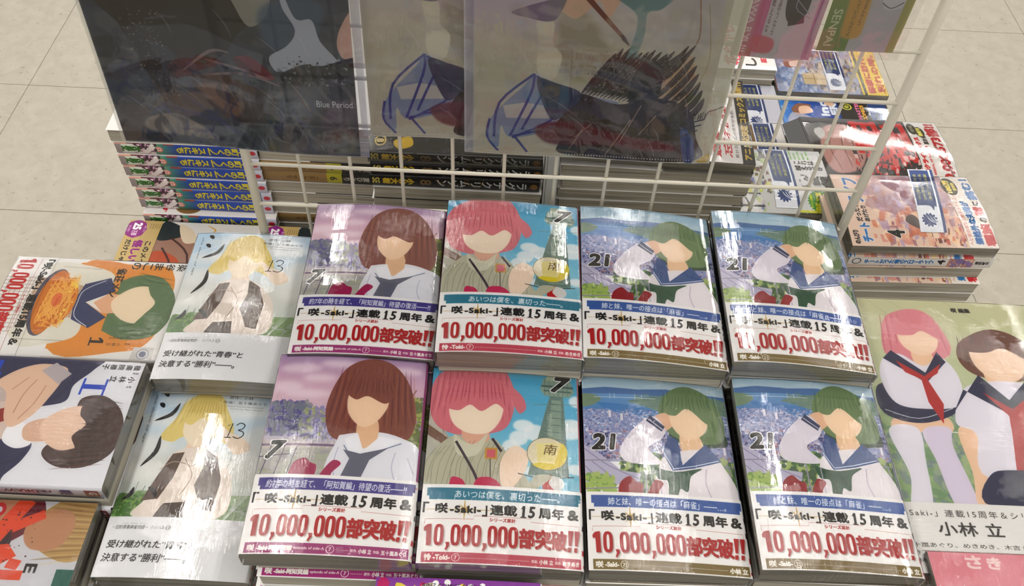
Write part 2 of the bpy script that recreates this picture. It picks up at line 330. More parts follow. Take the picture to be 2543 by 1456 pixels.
def art_rose():
    p = Print(128, 182, 7)
    p.vgrad(0, 118, [(0, (72, 164, 200)), (.45, (96, 180, 212)), (.75, (130, 196, 218)), (1, (120, 186, 206))])
    for x, y, a, b in ((80, 58, 9, 6), (90, 64, 10, 8), (76, 70, 8, 7), (121, 54, 10, 6), (126, 30, 7, 6), (118, 62, 12, 6), (124, 96, 8, 5), (70, 80, 8, 8), (88, 100, 10, 4)):
        p.ell(x, y, a, b, (232, 236, 238), .9, .8)
    p.poly([(0, 44), (22, 78), (0, 96)], (190, 188, 176)); p.poly([(0, 60), (26, 80), (20, 84), (0, 70)], (128, 96, 80)); p.strokes([[(2, 50), (24, 82)], [(10, 40), (14, 80)]], .5, (120, 112, 104), .7, False)
    g1, g2, g3 = (136, 158, 142), (104, 130, 122), (170, 184, 160)
    p.poly([(103, 24), (114, 24), (118, 104), (84, 104), (98, 44)], g2); p.poly([(104, 30), (112, 30), (112, 100), (98, 100)], g1)
    for y in range(34, 104, 7): p.line([(101 - (y - 34) * .18, y), (115 + (y - 34) * .05, y)], .7, (90, 112, 108), 1, False); p.line([(101 - (y - 34) * .18, y), (114, y + 7)], .4, (150, 166, 150), 1, False)
    p.poly([(97, 8), (120, 8), (124, 20), (120, 26), (98, 26), (94, 20)], g1); p.poly([(100, 3), (117, 3), (118, 10), (99, 10)], g3); p.rect(95, 15, 123, 17, (80, 104, 100)); p.rect(97, 20, 121, 21.5, (80, 104, 100))
    for x in range(98, 121, 4): p.line([(x, 9), (x, 25)], .4, (88, 110, 106), 1, False)
    p.line([(110, -1), (110, 4)], .5, g2, 1, False); p.line([(88, 36), (126, 33)], .5, g2, 1, False)
    p.text('通天閣', 100, 44, 104.5, 66, (196, 206, 190), .1, vert=True, a=.6)
    hair(p, [(33, -3), (12, 4), (1, 18), (0, 44), (8, 62), (26, 70), (50, 68), (66, 60), (72, 38), (70, 18), (58, -2)], (210, 116, 128), (166, 74, 92), (238, 164, 170), fall(2, 70, 0, 66, 24, 8, 4))
    p.blob([(66, 18), (78, 28), (82, 40), (76, 46), (70, 34)], (210, 116, 128))
    p.blob([(30, 62), (48, 62), (52, 78), (40, 86), (30, 78)], (220, 172, 150)); p.blob([(17, 40), (20, 58), (34, 68), (52, 66), (62, 48), (58, 32), (30, 30)], (238, 222, 202), 1, .3)
    p.blob([(12, 40), (24, 46), (34, 40), (44, 46), (56, 38), (66, 44), (64, 18), (40, 8), (16, 18)], (210, 116, 128)); p.strokes(fall(14, 64, 12, 42, 14, 6, 5), 1.4, (160, 58, 80), .5, 2)
    p.blob([(0, 96), (12, 78), (26, 70), (40, 84), (54, 72), (66, 84), (84, 108), (86, 120), (-2, 120)], (186, 184, 162))
    R = np.random.RandomState(3); p.strokes([[(x + 8, 74 + abs(x - 34) * .25), (x + R.uniform(-3, 3), 96), (x - 2, 119)] for x in range(0, 84, 4)], .5, (134, 132, 116), .8)
    p.blob([(22, 70), (26, 88), (42, 88), (50, 68), (40, 78), (30, 76)], (208, 206, 186)); p.strokes([[(24, 76), (40, 104), (46, 120)], [(54, 72), (62, 84)]], 2.2, (58, 44, 58))
    p.rect(48.5, 81, 58.5, 91.5, (198, 150, 52)); p.rect(50, 82.6, 57, 90, (206, 96, 112)); p.line([(53, 91), (54, 119)], .7, (60, 50, 56))
    p.blob([(62, 92), (72, 78), (84, 84), (82, 100), (70, 118), (62, 112)], (238, 216, 196))
    p.ell(100, 83, 17, 15.5, (110, 104, 84)); p.ell(100, 83, 16.5, 15, (224, 214, 186)); p.blob([(88, 94), (100, 98), (113, 92), (117, 80), (112, 72), (108, 84), (98, 90)], (222, 204, 34)); p.poly([(91, 74), (112, 72), (106, 92), (92, 92)], (228, 216, 148)); p.text('南', 97, 74, 109, 84, (110, 84, 40), .1, .2)
    p.line([(76, 103), (96, 106), (122, 103)], .8, (44, 40, 44)); p.ell(105, 110, 9, 7, (214, 212, 210)); p.blob([(97, 104), (104, 103), (101, 110), (106, 117), (97, 117)], (186, 26, 28)); p.blob([(84, 118), (90, 104), (104, 104), (88, 118)], (186, 184, 162))
    p.blob([(22, 110), (26, 109), (32, 112), (34, 120), (22, 120)], (196, 24, 84)); p.blob([(42, 120), (43, 110), (52, 108), (60, 112), (62, 120)], (196, 24, 84))
    num(p, '7', 103, 5.5, 121, 22, .3)
    band(p, (40, 124, 150), (190, 66, 88), 'あいつは僕を、裏切った――。', (26, 110), [('怜', 6, 5.8, .35), ('-Toki-', 13, 4.4, .3)], [('原案:', 5, 2.6, .1), ('小林 立', 11, 4.2, .2), ('漫画:', 5, 2.6, .1), ('めきめき', 13, 4, .15)], '7')
    return p
def art_bay():
    p = Print(128, 182, 7)
    p.vgrad(0, 22, [(0, (150, 186, 208)), (.7, (188, 208, 220)), (1, (200, 214, 224))])
    p.scatter((0, 1, 128, 12), [(214, 224, 230), (176, 204, 220)], 50, 5, 16, .12, .5, 4)
    p.poly([(0, 16), (20, 14), (48, 15.5), (74, 13.5), (100, 16), (128, 17), (128, 24), (0, 24)], (84, 120, 170)); p.vgrad(21, 40, [(0, (110, 156, 200)), (1, (78, 132, 186))])
    p.blob([(-2, 22), (10, 22), (16, 27), (8, 33), (-2, 34)], (122, 146, 120)); p.blob([(40, 28), (62, 22), (90, 18), (128, 22), (128, 46), (80, 40), (52, 32)], (112, 140, 130)); p.scatter((44, 20, 126, 42), [(96, 128, 110), (130, 152, 130)], 120, 2, 6, .4, .6, 6)
    p.line([(10, 24.5), (64, 24.3)], .5, (206, 216, 226), 1, False)
    for x in (24, 28, 46, 52): p.line([(x, 20.5), (x, 26)], .4, (214, 222, 230), 1, False)
    p.rect(0, 37, 128, 88, (140, 150, 190)); p.poly([(12, 30), (30, 31), (56, 34), (78, 42), (66, 46), (40, 42), (20, 38)], (70, 128, 186))
    p.scatter((0, 36, 128, 58), [(212, 218, 232), (150, 168, 204), (94, 112, 164), (178, 190, 218), (120, 134, 182), (190, 176, 196)], 1300, .7, 2.0, .8, .95, 8)
    p.scatter((0, 56, 128, 86), [(216, 216, 228), (146, 138, 178), (96, 92, 146), (176, 168, 196), (168, 130, 140), (70, 74, 120)], 900, 1.0, 3.2, .8, .95, 9)
    for x, y in ((22, 38), (32, 41), (52, 44), (114, 62), (119, 68)): p.rect(x, y, x + 3.2, y + 7, (226, 222, 230)); p.rect(x + 2.2, y, x + 3.4, y + 7, (140, 140, 180))
    p.scatter((30, 80, 128, 116), [(96, 142, 58), (140, 168, 84), (70, 110, 56), (168, 186, 110), (58, 88, 62)], 600, 1.6, 5, shape='b', a=.9)
    p.poly([(0, 72), (12, 80), (30, 96), (46, 98), (44, 106), (20, 110), (0, 112)], (186, 182, 206)); p.strokes([[(0, 76), (20, 92), (46, 104)], [(6, 88), (24, 104)], [(0, 92), (14, 108)]], .7, (118, 112, 150), .8); p.scatter((0, 100, 24, 118), [(120, 158, 70), (168, 190, 100)], 120, 1.5, 3.5, shape='b')
    gr = (150, 146, 166)
    p.line([(0, 87), (128, 86)], 1.3, gr, 1, False); p.line([(0, 113), (128, 108)], 1.1, gr, 1, False)
    for x in (50, 122): p.line([(x, 87), (x, 118)], 1.3, gr, 1, False)
    p.blob([(76, 54), (92, 60), (108, 56), (118, 48), (124, 62), (118, 68), (88, 70), (74, 62)], (54, 78, 60))
    hair(p, [(93, 9), (76, 16), (66, 34), (70, 54), (84, 64), (108, 66), (121, 60), (122, 38), (112, 18)], (110, 134, 92), (64, 92, 60), (152, 176, 118), fall(68, 121, 12, 62, 20, 8, 6))
    p.blob([(60, 44), (72, 38), (78, 48), (70, 56), (62, 54)], (226, 184, 152)); p.blob([(60, 42), (70, 54), (66, 64), (54, 74), (64, 88), (36, 88), (30, 76), (42, 56)], (222, 216, 226)); p.poly([(58, 41), (70, 52), (67, 57), (54, 47)], (52, 60, 98)); p.line([(56, 45), (68, 55)], .7, (222, 222, 232), 1, False)
    p.blob([(84, 56), (98, 58), (102, 74), (90, 84), (82, 72)], (232, 198, 162)); p.blob([(76, 34), (76, 50), (86, 62), (99, 60), (108, 48), (104, 30), (88, 24)], (240, 212, 182), 1, .3)
    p.blob([(72, 36), (80, 40), (92, 32), (108, 46), (114, 36), (104, 18), (88, 14), (76, 20)], (110, 134, 92)); p.strokes(fall(74, 112, 17, 38, 12, 6, 2), 1.2, (70, 98, 64), .5, 2)
    p.blob([(62, 90), (72, 78), (102, 72), (116, 84), (124, 119), (60, 119)], (230, 224, 228)); p.poly([(72, 60), (66, 78), (73, 94), (92, 90), (116, 82), (104, 66), (98, 72), (82, 88), (80, 64)], (56, 84, 138)); p.line([(67, 78), (74, 92), (92, 88), (114, 81)], .8, (214, 220, 236), 1, False)
    p.blob([(58, 92), (68, 94), (80, 94), (98, 90), (88, 98), (84, 112), (78, 110), (74, 119), (68, 118), (68, 104), (60, 102)], (36, 82, 58)); p.strokes([[(60, 95), (72, 99)], [(74, 97), (84, 106)], [(72, 99), (72, 117)]], .8, (20, 56, 40), .8)
    p.strokes([[(102, 90), (100, 104), (104, 118)], [(62, 92), (62, 118)]], 1, (186, 172, 196), .8)
    p.blob([(28, 119), (28, 108), (36, 101), (42, 106), (47, 108), (44, 119)], (152, 26, 38)); p.blob([(50, 119), (54, 108), (58, 103), (64, 106), (60, 113), (58, 119)], (152, 26, 38))
    num(p, '21', 6, 61, 27, 77, .12)
    band(p, (60, 96, 166), (128, 108, 58), '姉と妹、唯一の接点は「麻雀」――…。', (17, 114), [('咲', 6, 5.6, .35), ('-Saki-', 11, 4.2, .3)], [('小林', 9, 4.6, .25), ('立', 4.6, 4.6, .25)], '21')
    return p
def art_pale():
    p = Print(128, 182, 7, (222, 226, 228))
    p.vgrad(0, 112, [(0, (182, 206, 226)), (.35, (196, 214, 228)), (.7, (214, 214, 208)), (1, (206, 214, 208))])
    for x, y, a, b in ((20, 34, 22, 7), (14, 60, 20, 12), (90, 20, 26, 12), (110, 60, 18, 26), (30, 12, 20, 4), (70, 4, 40, 5), (10, 86, 22, 10)): p.ell(x, y, a, b, (230, 230, 228), .8, 4)
    p.line([(0, 30), (40, 12), (96, 0)], 1, (226, 230, 234), .9, True, .2)
    p.poly([(0, 112), (18, 104), (40, 106), (70, 108), (128, 104), (128, 130), (0, 130)], (140, 168, 118)); p.scatter((0, 108, 40, 130), [(96, 142, 62), (130, 168, 84), (76, 118, 56)], 260, 1.5, 4, shape='b')
    p.scatter((66, 112, 128, 130), [(150, 172, 130), (186, 190, 196), (120, 150, 96)], 160, 2, 6, .4, .8); p.line([(22, 100), (14, 130)], .7, (120, 126, 124), 1, False); p.line([(15, 96), (12, 130)], .5, (120, 126, 124), 1, False)
    p.strokes([[(96, 130), (110 + q, 96 - q), (128, 84 - q)] for q in range(0, 24, 3)], .25, (236, 238, 238), .8)
    hair(p, [(54, 2), (38, 12), (32, 30), (22, 50), (34, 56), (44, 50), (70, 50), (84, 56), (86, 40), (76, 20), (68, 6)], (222, 202, 122), (184, 156, 76), (240, 230, 178), fall(34, 76, 4, 44, 20, 10, 7))
    p.blob([(50, 52), (62, 52), (66, 68), (56, 74), (48, 66)], (230, 206, 184)); p.blob([(41, 32), (42, 48), (54, 60), (66, 54), (74, 38), (66, 24), (48, 24)], (236, 222, 198), 1, .3)
    p.blob([(37, 30), (46, 38), (56, 30), (66, 38), (76, 34), (68, 12), (52, 6), (40, 16)], (222, 202, 122)); p.strokes(fall(40, 72, 10, 34, 12, 4, 8), 1, (184, 156, 76), .5, 2)
    p.blob([(36, 70), (50, 62), (66, 62), (84, 74), (96, 96), (90, 128), (20, 129), (26, 112), (34, 92)], (228, 216, 206)); p.poly([(38, 68), (48, 66), (44, 92), (36, 112), (22, 114), (30, 90)], (88, 66, 54)); p.poly([(66, 62), (78, 70), (86, 92), (84, 122), (74, 120), (64, 98), (68, 80)], (88, 66, 54)); p.poly([(42, 116), (60, 114), (62, 129), (36, 129)], (72, 54, 46))
    p.strokes([[(54, 78), (40, 76), (30, 84)], [(54, 78), (60, 90), (54, 108)], [(50, 72), (56, 80), (64, 74)]], .9, (178, 156, 140), .9); p.blob([(72, 36), (84, 44), (98, 50), (104, 60), (92, 66), (80, 52)], (232, 214, 196))
    b = (28, 28, 32)
    p.strokes([[(13, 3), (16, 5), (18, 8)], [(12, 15), (15, 17), (17, 20)]], 4.2, b, 1, 2); p.line([(31, 15), (26, 27), (12, 34)], 4.2, b, 1, 2)
    p.line([(22, 50), (22, 66), (12, 81)], 4.4, b, 1, 2); p.line([(12.5, 101), (11, 108), (5, 113)], 4.2, b, 1, 2); p.line([(25, 101), (31, 105), (34, 111)], 4.4, b, 1, 2)
    p.text('the dawn of age', 5.6, 6, 8.2, 57, (80, 84, 90), .02, .2, rot=1)
    p.text('原作：小林', 75, 5, 97, 8.4, (60, 60, 64), .05); p.text('作画：五十嵐あぐり', 70, 10.4, 110, 13.6, (60, 60, 64), .05); p.text('Original Work by Ritz Kobayashi', 74, 15.5, 108, 17, (110, 110, 110)); p.text('Comic by Aguri Igarashi', 78, 18.2, 108, 19.6, (110, 110, 110))
    p.strokes([[(80, 37), (84, 34), (82, 49)], [(79, 49), (85, 49)]], .9, (34, 34, 38), 1, False); p.line([(87.5, 36), (91, 33.4), (95, 35.4), (93.6, 39.4), (90, 41), (94.4, 42.4), (95.4, 46), (91.4, 49.4), (86.4, 48)], .9, (34, 34, 38))
    p.rect(0, 129, 128, 182, (228, 228, 230)); p.text('－旧約青春麻雀物語－', 5, 136.6, 35.5, 140.4, (50, 50, 54), .05, .15); p.text('バーナル　マージャン　ストーリー', 13, 134.6, 34, 135.8, (90, 90, 90), 0, .15)
    p.text('シノハユ', 38, 136.8, 49, 139.8, (60, 60, 64), .05, .1); p.ell(52.3, 138.4, 2.2, 2.2, (60, 60, 64)); p.ell(52.3, 138.4, 1.9, 1.9, (228, 228, 230)); p.text('13', 51, 137.4, 53.6, 139.5, (60, 60, 64), .05)
    p.text('受け継がれた“青春”と', 5, 150, 79, 157, (40, 40, 44), .12, .12); p.text('決意する“勝利”――。', 4, 161.5, 74, 169, (40, 40, 44), .12, .12)
    return p
def art_orange():
    p = Print(128, 182, 6, (232, 230, 228)); O = (222, 146, 56)
    p.blob([(6, 24), (16, 14), (36, 8), (80, 8), (108, 18), (118, 40), (118, 112), (8, 112), (5, 60)], O); p.rect(5, 56, 118, 114, O)
    p.strokes([[(10, y), (60, y + 4)] for y in range(74, 112, 6)] + [[(x, 70), (x + 2, 112)] for x in range(8, 40, 7)], .4, (240, 206, 150), .8)
    p.rect(30, 96, 100, 150, (206, 184, 160)); p.strokes([[(x, 96), (x, 182)] for x in range(30, 102, 5)] + [[(30, y), (100, y)] for y in range(98, 180, 5)], .8, (150, 116, 96), .6, False)
    p.blob([(18, 78), (34, 72), (40, 92), (34, 112), (20, 140), (6, 138), (8, 110)], (222, 218, 206)); p.blob([(88, 88), (104, 92), (114, 120), (116, 142), (98, 156), (84, 132), (80, 100)], (222, 218, 206)); p.strokes([[(14, 90), (12, 130)], [(108, 100), (108, 150)]], 1, (150, 146, 136), .6)
    hair(p, [(20, 46), (24, 22), (48, 4), (76, 2), (98, 14), (104, 40), (96, 62), (88, 66), (40, 64), (30, 64)], (96, 122, 84), (56, 80, 54), (140, 162, 118), fall(22, 102, 6, 58, 24, 12, 9))
    p.blob([(50, 54), (70, 54), (72, 78), (60, 88), (50, 78)], (224, 176, 140)); p.blob([(36, 34), (40, 52), (58, 66), (76, 56), (84, 36), (72, 18), (48, 18)], (234, 214, 186), 1, .3); p.blob([(32, 34), (46, 30), (58, 22), (74, 30), (88, 36), (84, 14), (58, 4), (36, 14)], (96, 122, 84))
    p.poly([(26, 76), (44, 66), (60, 92), (78, 66), (92, 80), (82, 100), (60, 104), (36, 100)], (54, 62, 104)); p.poly([(48, 72), (60, 92), (72, 72), (60, 84)], (230, 226, 220)); p.line([(30, 80), (44, 98), (60, 100), (78, 98), (90, 82)], .8, (220, 222, 230))
    p.ell(60, 130, 44, 16, (88, 84, 100)); p.ell(60, 128, 42, 14, (204, 120, 36)); p.ell(60, 118, 30, 16, (216, 132, 40))
    R = np.random.RandomState(5)
    for c in ((232, 160, 64), (186, 92, 28), (240, 190, 90)): p.strokes([[(60 + R.uniform(-34, 34), 122 + R.uniform(-16, 14)) for _ in range(4)] for _ in range(30)], .9, c, .8)
    p.ell(58, 122, 9, 5, (214, 96, 56), .7); p.scatter((30, 104, 90, 112), [(240, 214, 90)], 20, 1, 3)
    for t, y in zip('染谷まこの', (3, 15, 27, 39, 51)): p.text(t, 1.5, y, 12, y + 9.5, (34, 32, 34), .2)
    p.text('雀荘メシ', 11, 63, 52, 73, (34, 32, 34), .25)
    p.poly([(106, 60), (109, 60), (109, 74), (106, 74)], (40, 34, 30)); p.poly([(102.5, 64), (106, 60), (107, 62), (103.5, 66)], (40, 34, 30)); p.rect(102.5, 72.6, 112.5, 74, (40, 34, 30)); p.text('めきめき', 101, 42, 104, 56, (60, 50, 40), .05, vert=True); p.text('漫画', 101, 33, 103, 38, (60, 50, 40), vert=True); p.text('小林立', 108, 42, 112, 56, (60, 50, 40), .05, vert=True); p.text('原案', 108, 33, 110, 38, (60, 50, 40), vert=True)
    p.poly([(112, 8), (128, 8), (128, 30), (112, 28)], (206, 204, 200)); p.ell(120, 18, 6, 6, (120, 124, 150)); p.ell(120, 18, 5.3, 5.3, (214, 212, 208)); p.ell(120, 18, 3.4, 3.4, (120, 124, 150))
    p.text('「咲-Saki-」連載15周年＆', 3, 142, 116, 152, K_, .45); p.text('シリーズ累計', 54, 154.5, 78, 157.5, (170, 50, 50), .1); p.line([(2, 156), (124, 156)], .3, (170, 50, 50), 1, False)
    bigline(p, 3, 161, 121.5, 17, (196, 34, 40), (232, 228, 226), .2)
    return p
def art_white():
    p = Print(128, 182, 6, (226, 226, 232)); nv = (44, 44, 84)
    p.blob([(-6, 120), (-6, 42), (10, 44), (28, 56), (46, 58), (56, 84), (80, 92), (88, 72), (104, 74), (119, 84), (136, 96), (136, 190), (-6, 190)], nv)
    p.poly([(16, 108), (34, 124), (60, 150), (90, 150), (110, 120), (92, 100), (60, 108)], (196, 180, 176)); p.poly([(48, 100), (68, 90), (86, 96), (90, 120), (70, 134), (50, 122)], (214, 194, 184)); p.poly([(54, 104), (66, 98), (72, 110), (62, 124)], (150, 44, 40))
    p.blob([(70, 84), (88, 72), (94, 84), (86, 98), (70, 96)], (238, 238, 242)); p.strokes([[(104, 78), (112, 100), (118, 130)], [(86, 98), (100, 120), (104, 150)], [(16, 60), (30, 78)]], .8, (26, 26, 56), .8)
    hair(p, [(42, 44), (38, 26), (50, 8), (70, -1), (94, 2), (108, 20), (109, 44), (98, 60), (84, 56), (60, 46)], (72, 46, 44), (36, 22, 26), (118, 84, 74), fall(42, 108, 2, 52, 24, 10, 11))
    p.blob([(64, 58), (84, 58), (86, 78), (74, 84), (66, 76)], (218, 180, 156)); p.blob([(50, 36), (54, 56), (68, 70), (84, 64), (94, 46), (86, 28), (64, 26)], (232, 200, 178), 1, .3); p.blob([(46, 38), (58, 40), (68, 32), (80, 40), (92, 34), (100, 44), (96, 14), (70, 4), (48, 16)], (72, 46, 44)); p.strokes(fall(48, 100, 10, 40, 14, 6, 12), 1.2, (36, 22, 26), .5, 2)
    p.blob([(6, 88), (10, 68), (24, 68), (40, 72), (60, 80), (74, 94), (66, 104), (40, 112), (30, 124), (20, 118), (10, 104)], (226, 192, 168)); p.strokes([[(24, 90), (40, 96), (60, 98)], [(22, 98), (36, 108)], [(30, 80), (50, 84), (66, 92)]], .7, (160, 110, 90), .8); p.poly([(4, 80), (16, 62), (28, 70), (14, 90)], (186, 176, 180))
    B = (24, 70, 190)
    p.rect(26.5, 27, 31.5, 49, B); p.rect(20, 27, 38, 29, B); p.rect(20, 47, 38, 49, B)
    for k, ch in enumerate('極楽院櫻子'): p.text(ch, 3, 3 + 7.2 * k, 9, 9 + 7.2 * k, (30, 30, 36), .15)
    p.text('漫画', 11, 3, 13.4, 8, (30, 30, 36), .05, vert=True)
    for k, ch in enumerate('小林立'): p.text(ch, 16, 4 + 8 * k, 23, 10.4 + 8 * k, (30, 30, 36), .2)
    p.text('原作', 26, 5, 28.6, 10, (30, 30, 36), .05, vert=True)
    p.text('咲', 4, 124, 40, 156, B, 1.5); p.text('re:', 42, 134, 80, 156, B, 1.2); p.text('DRAW', 4, 160, 90, 176, B, 1)
    return p
def art_maroon():
    p = Print(128, 182, 5, (206, 206, 212))
    p.blob([(-4, 150), (-4, 60), (6, 42), (24, 44), (46, 70), (60, 90), (50, 140), (30, 190), (-6, 190)], (104, 30, 44)); p.blob([(-6, 80), (2, 62), (16, 66), (24, 90), (14, 112), (-6, 116)], (188, 134, 100)); p.blob([(24, 70), (44, 60), (54, 90), (40, 130), (20, 120)], (62, 30, 44))
    hair(p, [(-2, 2), (-6, 22), (8, 40), (22, 48), (36, 44), (48, 28), (54, 8), (44, -8), (10, -10)], (186, 150, 92), (130, 96, 56), (222, 196, 140), fall(-4, 54, -8, 44, 22, 8, 13)); p.blob([(8, 34), (20, 50), (34, 50), (44, 40), (42, 20), (24, 12), (10, 18)], (190, 138, 102), 1, .3)
    O = (222, 74, 36)
    p.poly([(-6, 64), (2, 52), (40, 68), (38, 82)], O); p.poly([(8, 42), (16, 38), (30, 60), (22, 66)], O); p.poly([(40, 60), (50, 50), (60, 64), (56, 90), (44, 92)], O); p.poly([(54, 44), (62, 46), (60, 56), (52, 54)], O); p.rect(62, 40, 70, 84, O); p.rect(-6, 84, 4, 120, (196, 26, 30)); p.ell(10, 80, 7, 6, (196, 26, 30)); p.ell(10, 80, 3.5, 3, (206, 206, 212))
    p.scatter((8, 40, 60, 90), [(60, 26, 30)], 60, .4, 1.4); p.text('E', 56, 30, 64, 40, K_, .5); p.rect(60, -4, 80, 14, (20, 96, 84))
    return p
def art_kraft():
    p = Print(128, 182, 5, (214, 210, 206)); R = np.random.RandomState(2)
    p.blob([(20, 136), (26, 110), (50, 70), (90, 60), (132, 70), (132, 140)], (150, 112, 96)); p.blob([(60, 138), (66, 104), (96, 90), (132, 100), (132, 138)], (176, 76, 46)); p.blob([(2, 136), (2, 122), (18, 100), (30, 108), (36, 136)], (34, 44, 46)); p.blob([(4, 112), (16, 92), (36, 84), (40, 98), (24, 108)], (214, 196, 170)); p.strokes([[(30, 120), (60, 90), (110, 84)], [(50, 126), (80, 108), (120, 104)]], 3, (56, 34, 34), .8)
    p.strokes([[(4, 76), (14, 62), (22, 74)], [(14, 60), (8, 48)], [(8, 48), (16, 40)]], 2, (206, 150, 40), 1, 2); p.blob([(20, 30), (30, 10), (60, 6), (60, 34)], (120, 40, 90), .8)
    p.rect(0, 137, 128, 182, (190, 162, 104)); P_ = (136, 30, 120); t = np.linspace(0, 2 * PI, 17)[:-1]
    p.poly([(17 + 18 * (1 - .06 * (i % 2)) * math.cos(u), 170 + 15 * (1 - .06 * (i % 2)) * math.sin(u)) for i, u in enumerate(t)], P_); p.text('累計', 10, 156, 24, 160, (220, 180, 210), .1); p.text('25', 5, 163, 19, 175, (240, 236, 240), .9); p.text('万部', 20, 166, 30, 174, (220, 190, 214), .2); p.text('突破!', 10, 177, 24, 181, (220, 180, 210), .1)
    p.text('このメイド', 40, 142, 92, 150, (50, 44, 40), .3); p.text('怪しい', 38, 153, 78, 166, P_, .8); p.text('だけじゃない', 38, 169, 98, 177, (50, 44, 40), .3)
    for k in range(5): p.rect(6, 139 + 3 * k, 16, 139.7 + 3 * k, (90, 74, 50), .6)
    return p
def art_album():
    p = Print(210, 297, 3.6, (196, 200, 160))
    p.vgrad(0, 110, [(0, (200, 198, 162)), (1, (196, 204, 168))]); p.vgrad(110, 232, [(0, (178, 196, 152)), (1, (150, 176, 132))]); p.strokes([[(40, 0), (90, 60), (120, 120)], [(120, 0), (170, 40), (210, 60)], [(60, 0), (150, 70)]], .5, (170, 172, 140), .9)
    p.scatter((20, 130, 130, 232), [(128, 160, 110), (156, 180, 130), (104, 140, 110), (120, 130, 160), (176, 190, 150)], 500, 3, 9, shape='b', a=.5); p.line([(30, 160), (130, 158)], 1.4, (216, 218, 210), .9)
    sk, nv, wt, rd = (238, 202, 172), (48, 50, 82), (228, 224, 234), (184, 48, 52)
    p.blob([(33, 146), (58, 140), (60, 150), (56, 160), (32, 160)], sk); p.blob([(54, 146), (84, 142), (86, 158), (58, 160)], sk)
    p.blob([(26, 158), (54, 156), (52, 192), (46, 236), (28, 236), (34, 204)], wt); p.blob([(58, 158), (84, 154), (82, 176), (88, 232), (68, 236), (62, 190)], (220, 210, 228)); p.blob([(26, 110), (50, 104), (84, 108), (98, 134), (60, 150), (26, 140)], nv); p.line([(28, 136), (58, 145), (94, 132)], .8, (206, 208, 220))
    hair(p, [(80, 12), (56, 22), (46, 44), (44, 70), (60, 78), (96, 76), (112, 62), (108, 34), (98, 16)], (220, 140, 150), (180, 92, 110), (240, 182, 186), fall(46, 110, 16, 74, 20, 8, 14)); p.blob([(72, 62), (88, 62), (90, 82), (78, 86), (70, 78)], sk); p.blob([(62, 42), (64, 60), (78, 71), (94, 66), (102, 48), (92, 34), (72, 32)], (242, 214, 190), 1, .3); p.blob([(58, 44), (76, 46), (88, 40), (104, 50), (104, 28), (84, 18), (64, 26)], (220, 140, 150))
    p.blob([(40, 76), (58, 70), (78, 84), (98, 72), (110, 96), (102, 128), (66, 134), (40, 128), (32, 100)], wt); p.poly([(50, 66), (40, 76), (76, 104), (102, 78), (96, 66), (78, 92)], nv); p.poly([(52, 78), (76, 96), (96, 80), (90, 92), (78, 100), (86, 128), (80, 150), (72, 126), (72, 100), (58, 92)], rd)
    hair(p, [(162, 34), (138, 42), (120, 56), (116, 76), (128, 92), (160, 98), (186, 92), (198, 70), (186, 44)], (118, 78, 66), (78, 48, 44), (170, 128, 106), fall(118, 196, 40, 90, 20, 8, 15)); p.blob([(138, 84), (160, 86), (164, 108), (148, 116), (138, 104)], sk); p.blob([(130, 62), (132, 84), (150, 100), (172, 94), (184, 72), (172, 54), (144, 52)], (242, 214, 190), 1, .3); p.blob([(126, 62), (146, 64), (166, 58), (186, 70), (186, 46), (160, 38), (134, 46)], (118, 78, 66))
    p.blob([(92, 155), (118, 152), (116, 200), (110, 233), (88, 233), (92, 200)], sk); p.blob([(108, 112), (134, 100), (176, 100), (212, 120), (212, 206), (106, 206), (108, 160), (92, 148)], wt); p.poly([(130, 92), (94, 136), (110, 110), (150, 138), (190, 112), (176, 96), (152, 120)], nv); p.poly([(128, 112), (152, 130), (176, 112), (164, 134), (160, 140), (150, 196), (132, 204), (142, 160), (146, 138)], rd); p.blob([(108, 202), (140, 196), (212, 198), (212, 234), (100, 234)], nv); p.blob([(136, 216), (160, 208), (212, 216), (212, 236), (140, 236)], sk)
    p.rect(0, 232, 210, 297, (230, 228, 226)); p.text('「咲-Saki-」連載15周年＆シリーズ累計1000万部', 6, 238.5, 206, 245.5, (60, 56, 56), .1, sp=1.3); p.text('小林 立　初の画集', 45, 250, 190, 263, (44, 42, 44), .2, sp=1.1)
    p.text('五十嵐あぐり、めきめき、木吉 紗、極楽院櫻子、大和田秀樹', 12, 269.5, 206, 274, (60, 56, 56), .1); p.text('描き下ろしスペシャルイラストメッセージも特別掲載。', 12, 276.5, 170, 281, (60, 56, 56), .1); p.text('小林立の「咲-Saki-」15年間の画業、少女たちの青春', 12, 283.5, 196, 288, (60, 56, 56), .1); p.text('咲', 126, 8, 132, 14, K_, .3); p.text('画集', 134, 8, 146, 14, K_, .3)
    return p
def art_slip():
    p = Print(33, 120, 7, (222, 224, 230)); B = (36, 60, 118)
    p.blob([(2, 6), (4, 2), (24, 2), (27, 6), (27, 70), (24, 74), (22, 82), (18, 74), (4, 73), (2, 70)], B); p.rect(29.4, 0, 33, 120, B)
    y_ = (196, 190, 90)
    for k, t in enumerate(('今だけ特典つき', 'ポイントが貯まる', '描き下ろし特典')): p.text(t, 5 + 7 * k, 10, 9.5 + 7 * k, 62, y_, .1, vert=True)
    t = np.linspace(0, 2 * PI, 37)[:-1]
    p.poly([(14 + (10 - 2.6 * (i % 3 == 0)) * math.cos(u), 99 + (12 - 3.4 * (i % 3 == 0)) * math.sin(u)) for i, u in enumerate(t)], B)
    for k in range(3): p.line([(11 + 4 * k, 92), (15 + 3.4 * k, 100), (22 + k * 1.2, 106 - k * 3)], 1.3, (222, 224, 230), 1, 2)
    return p
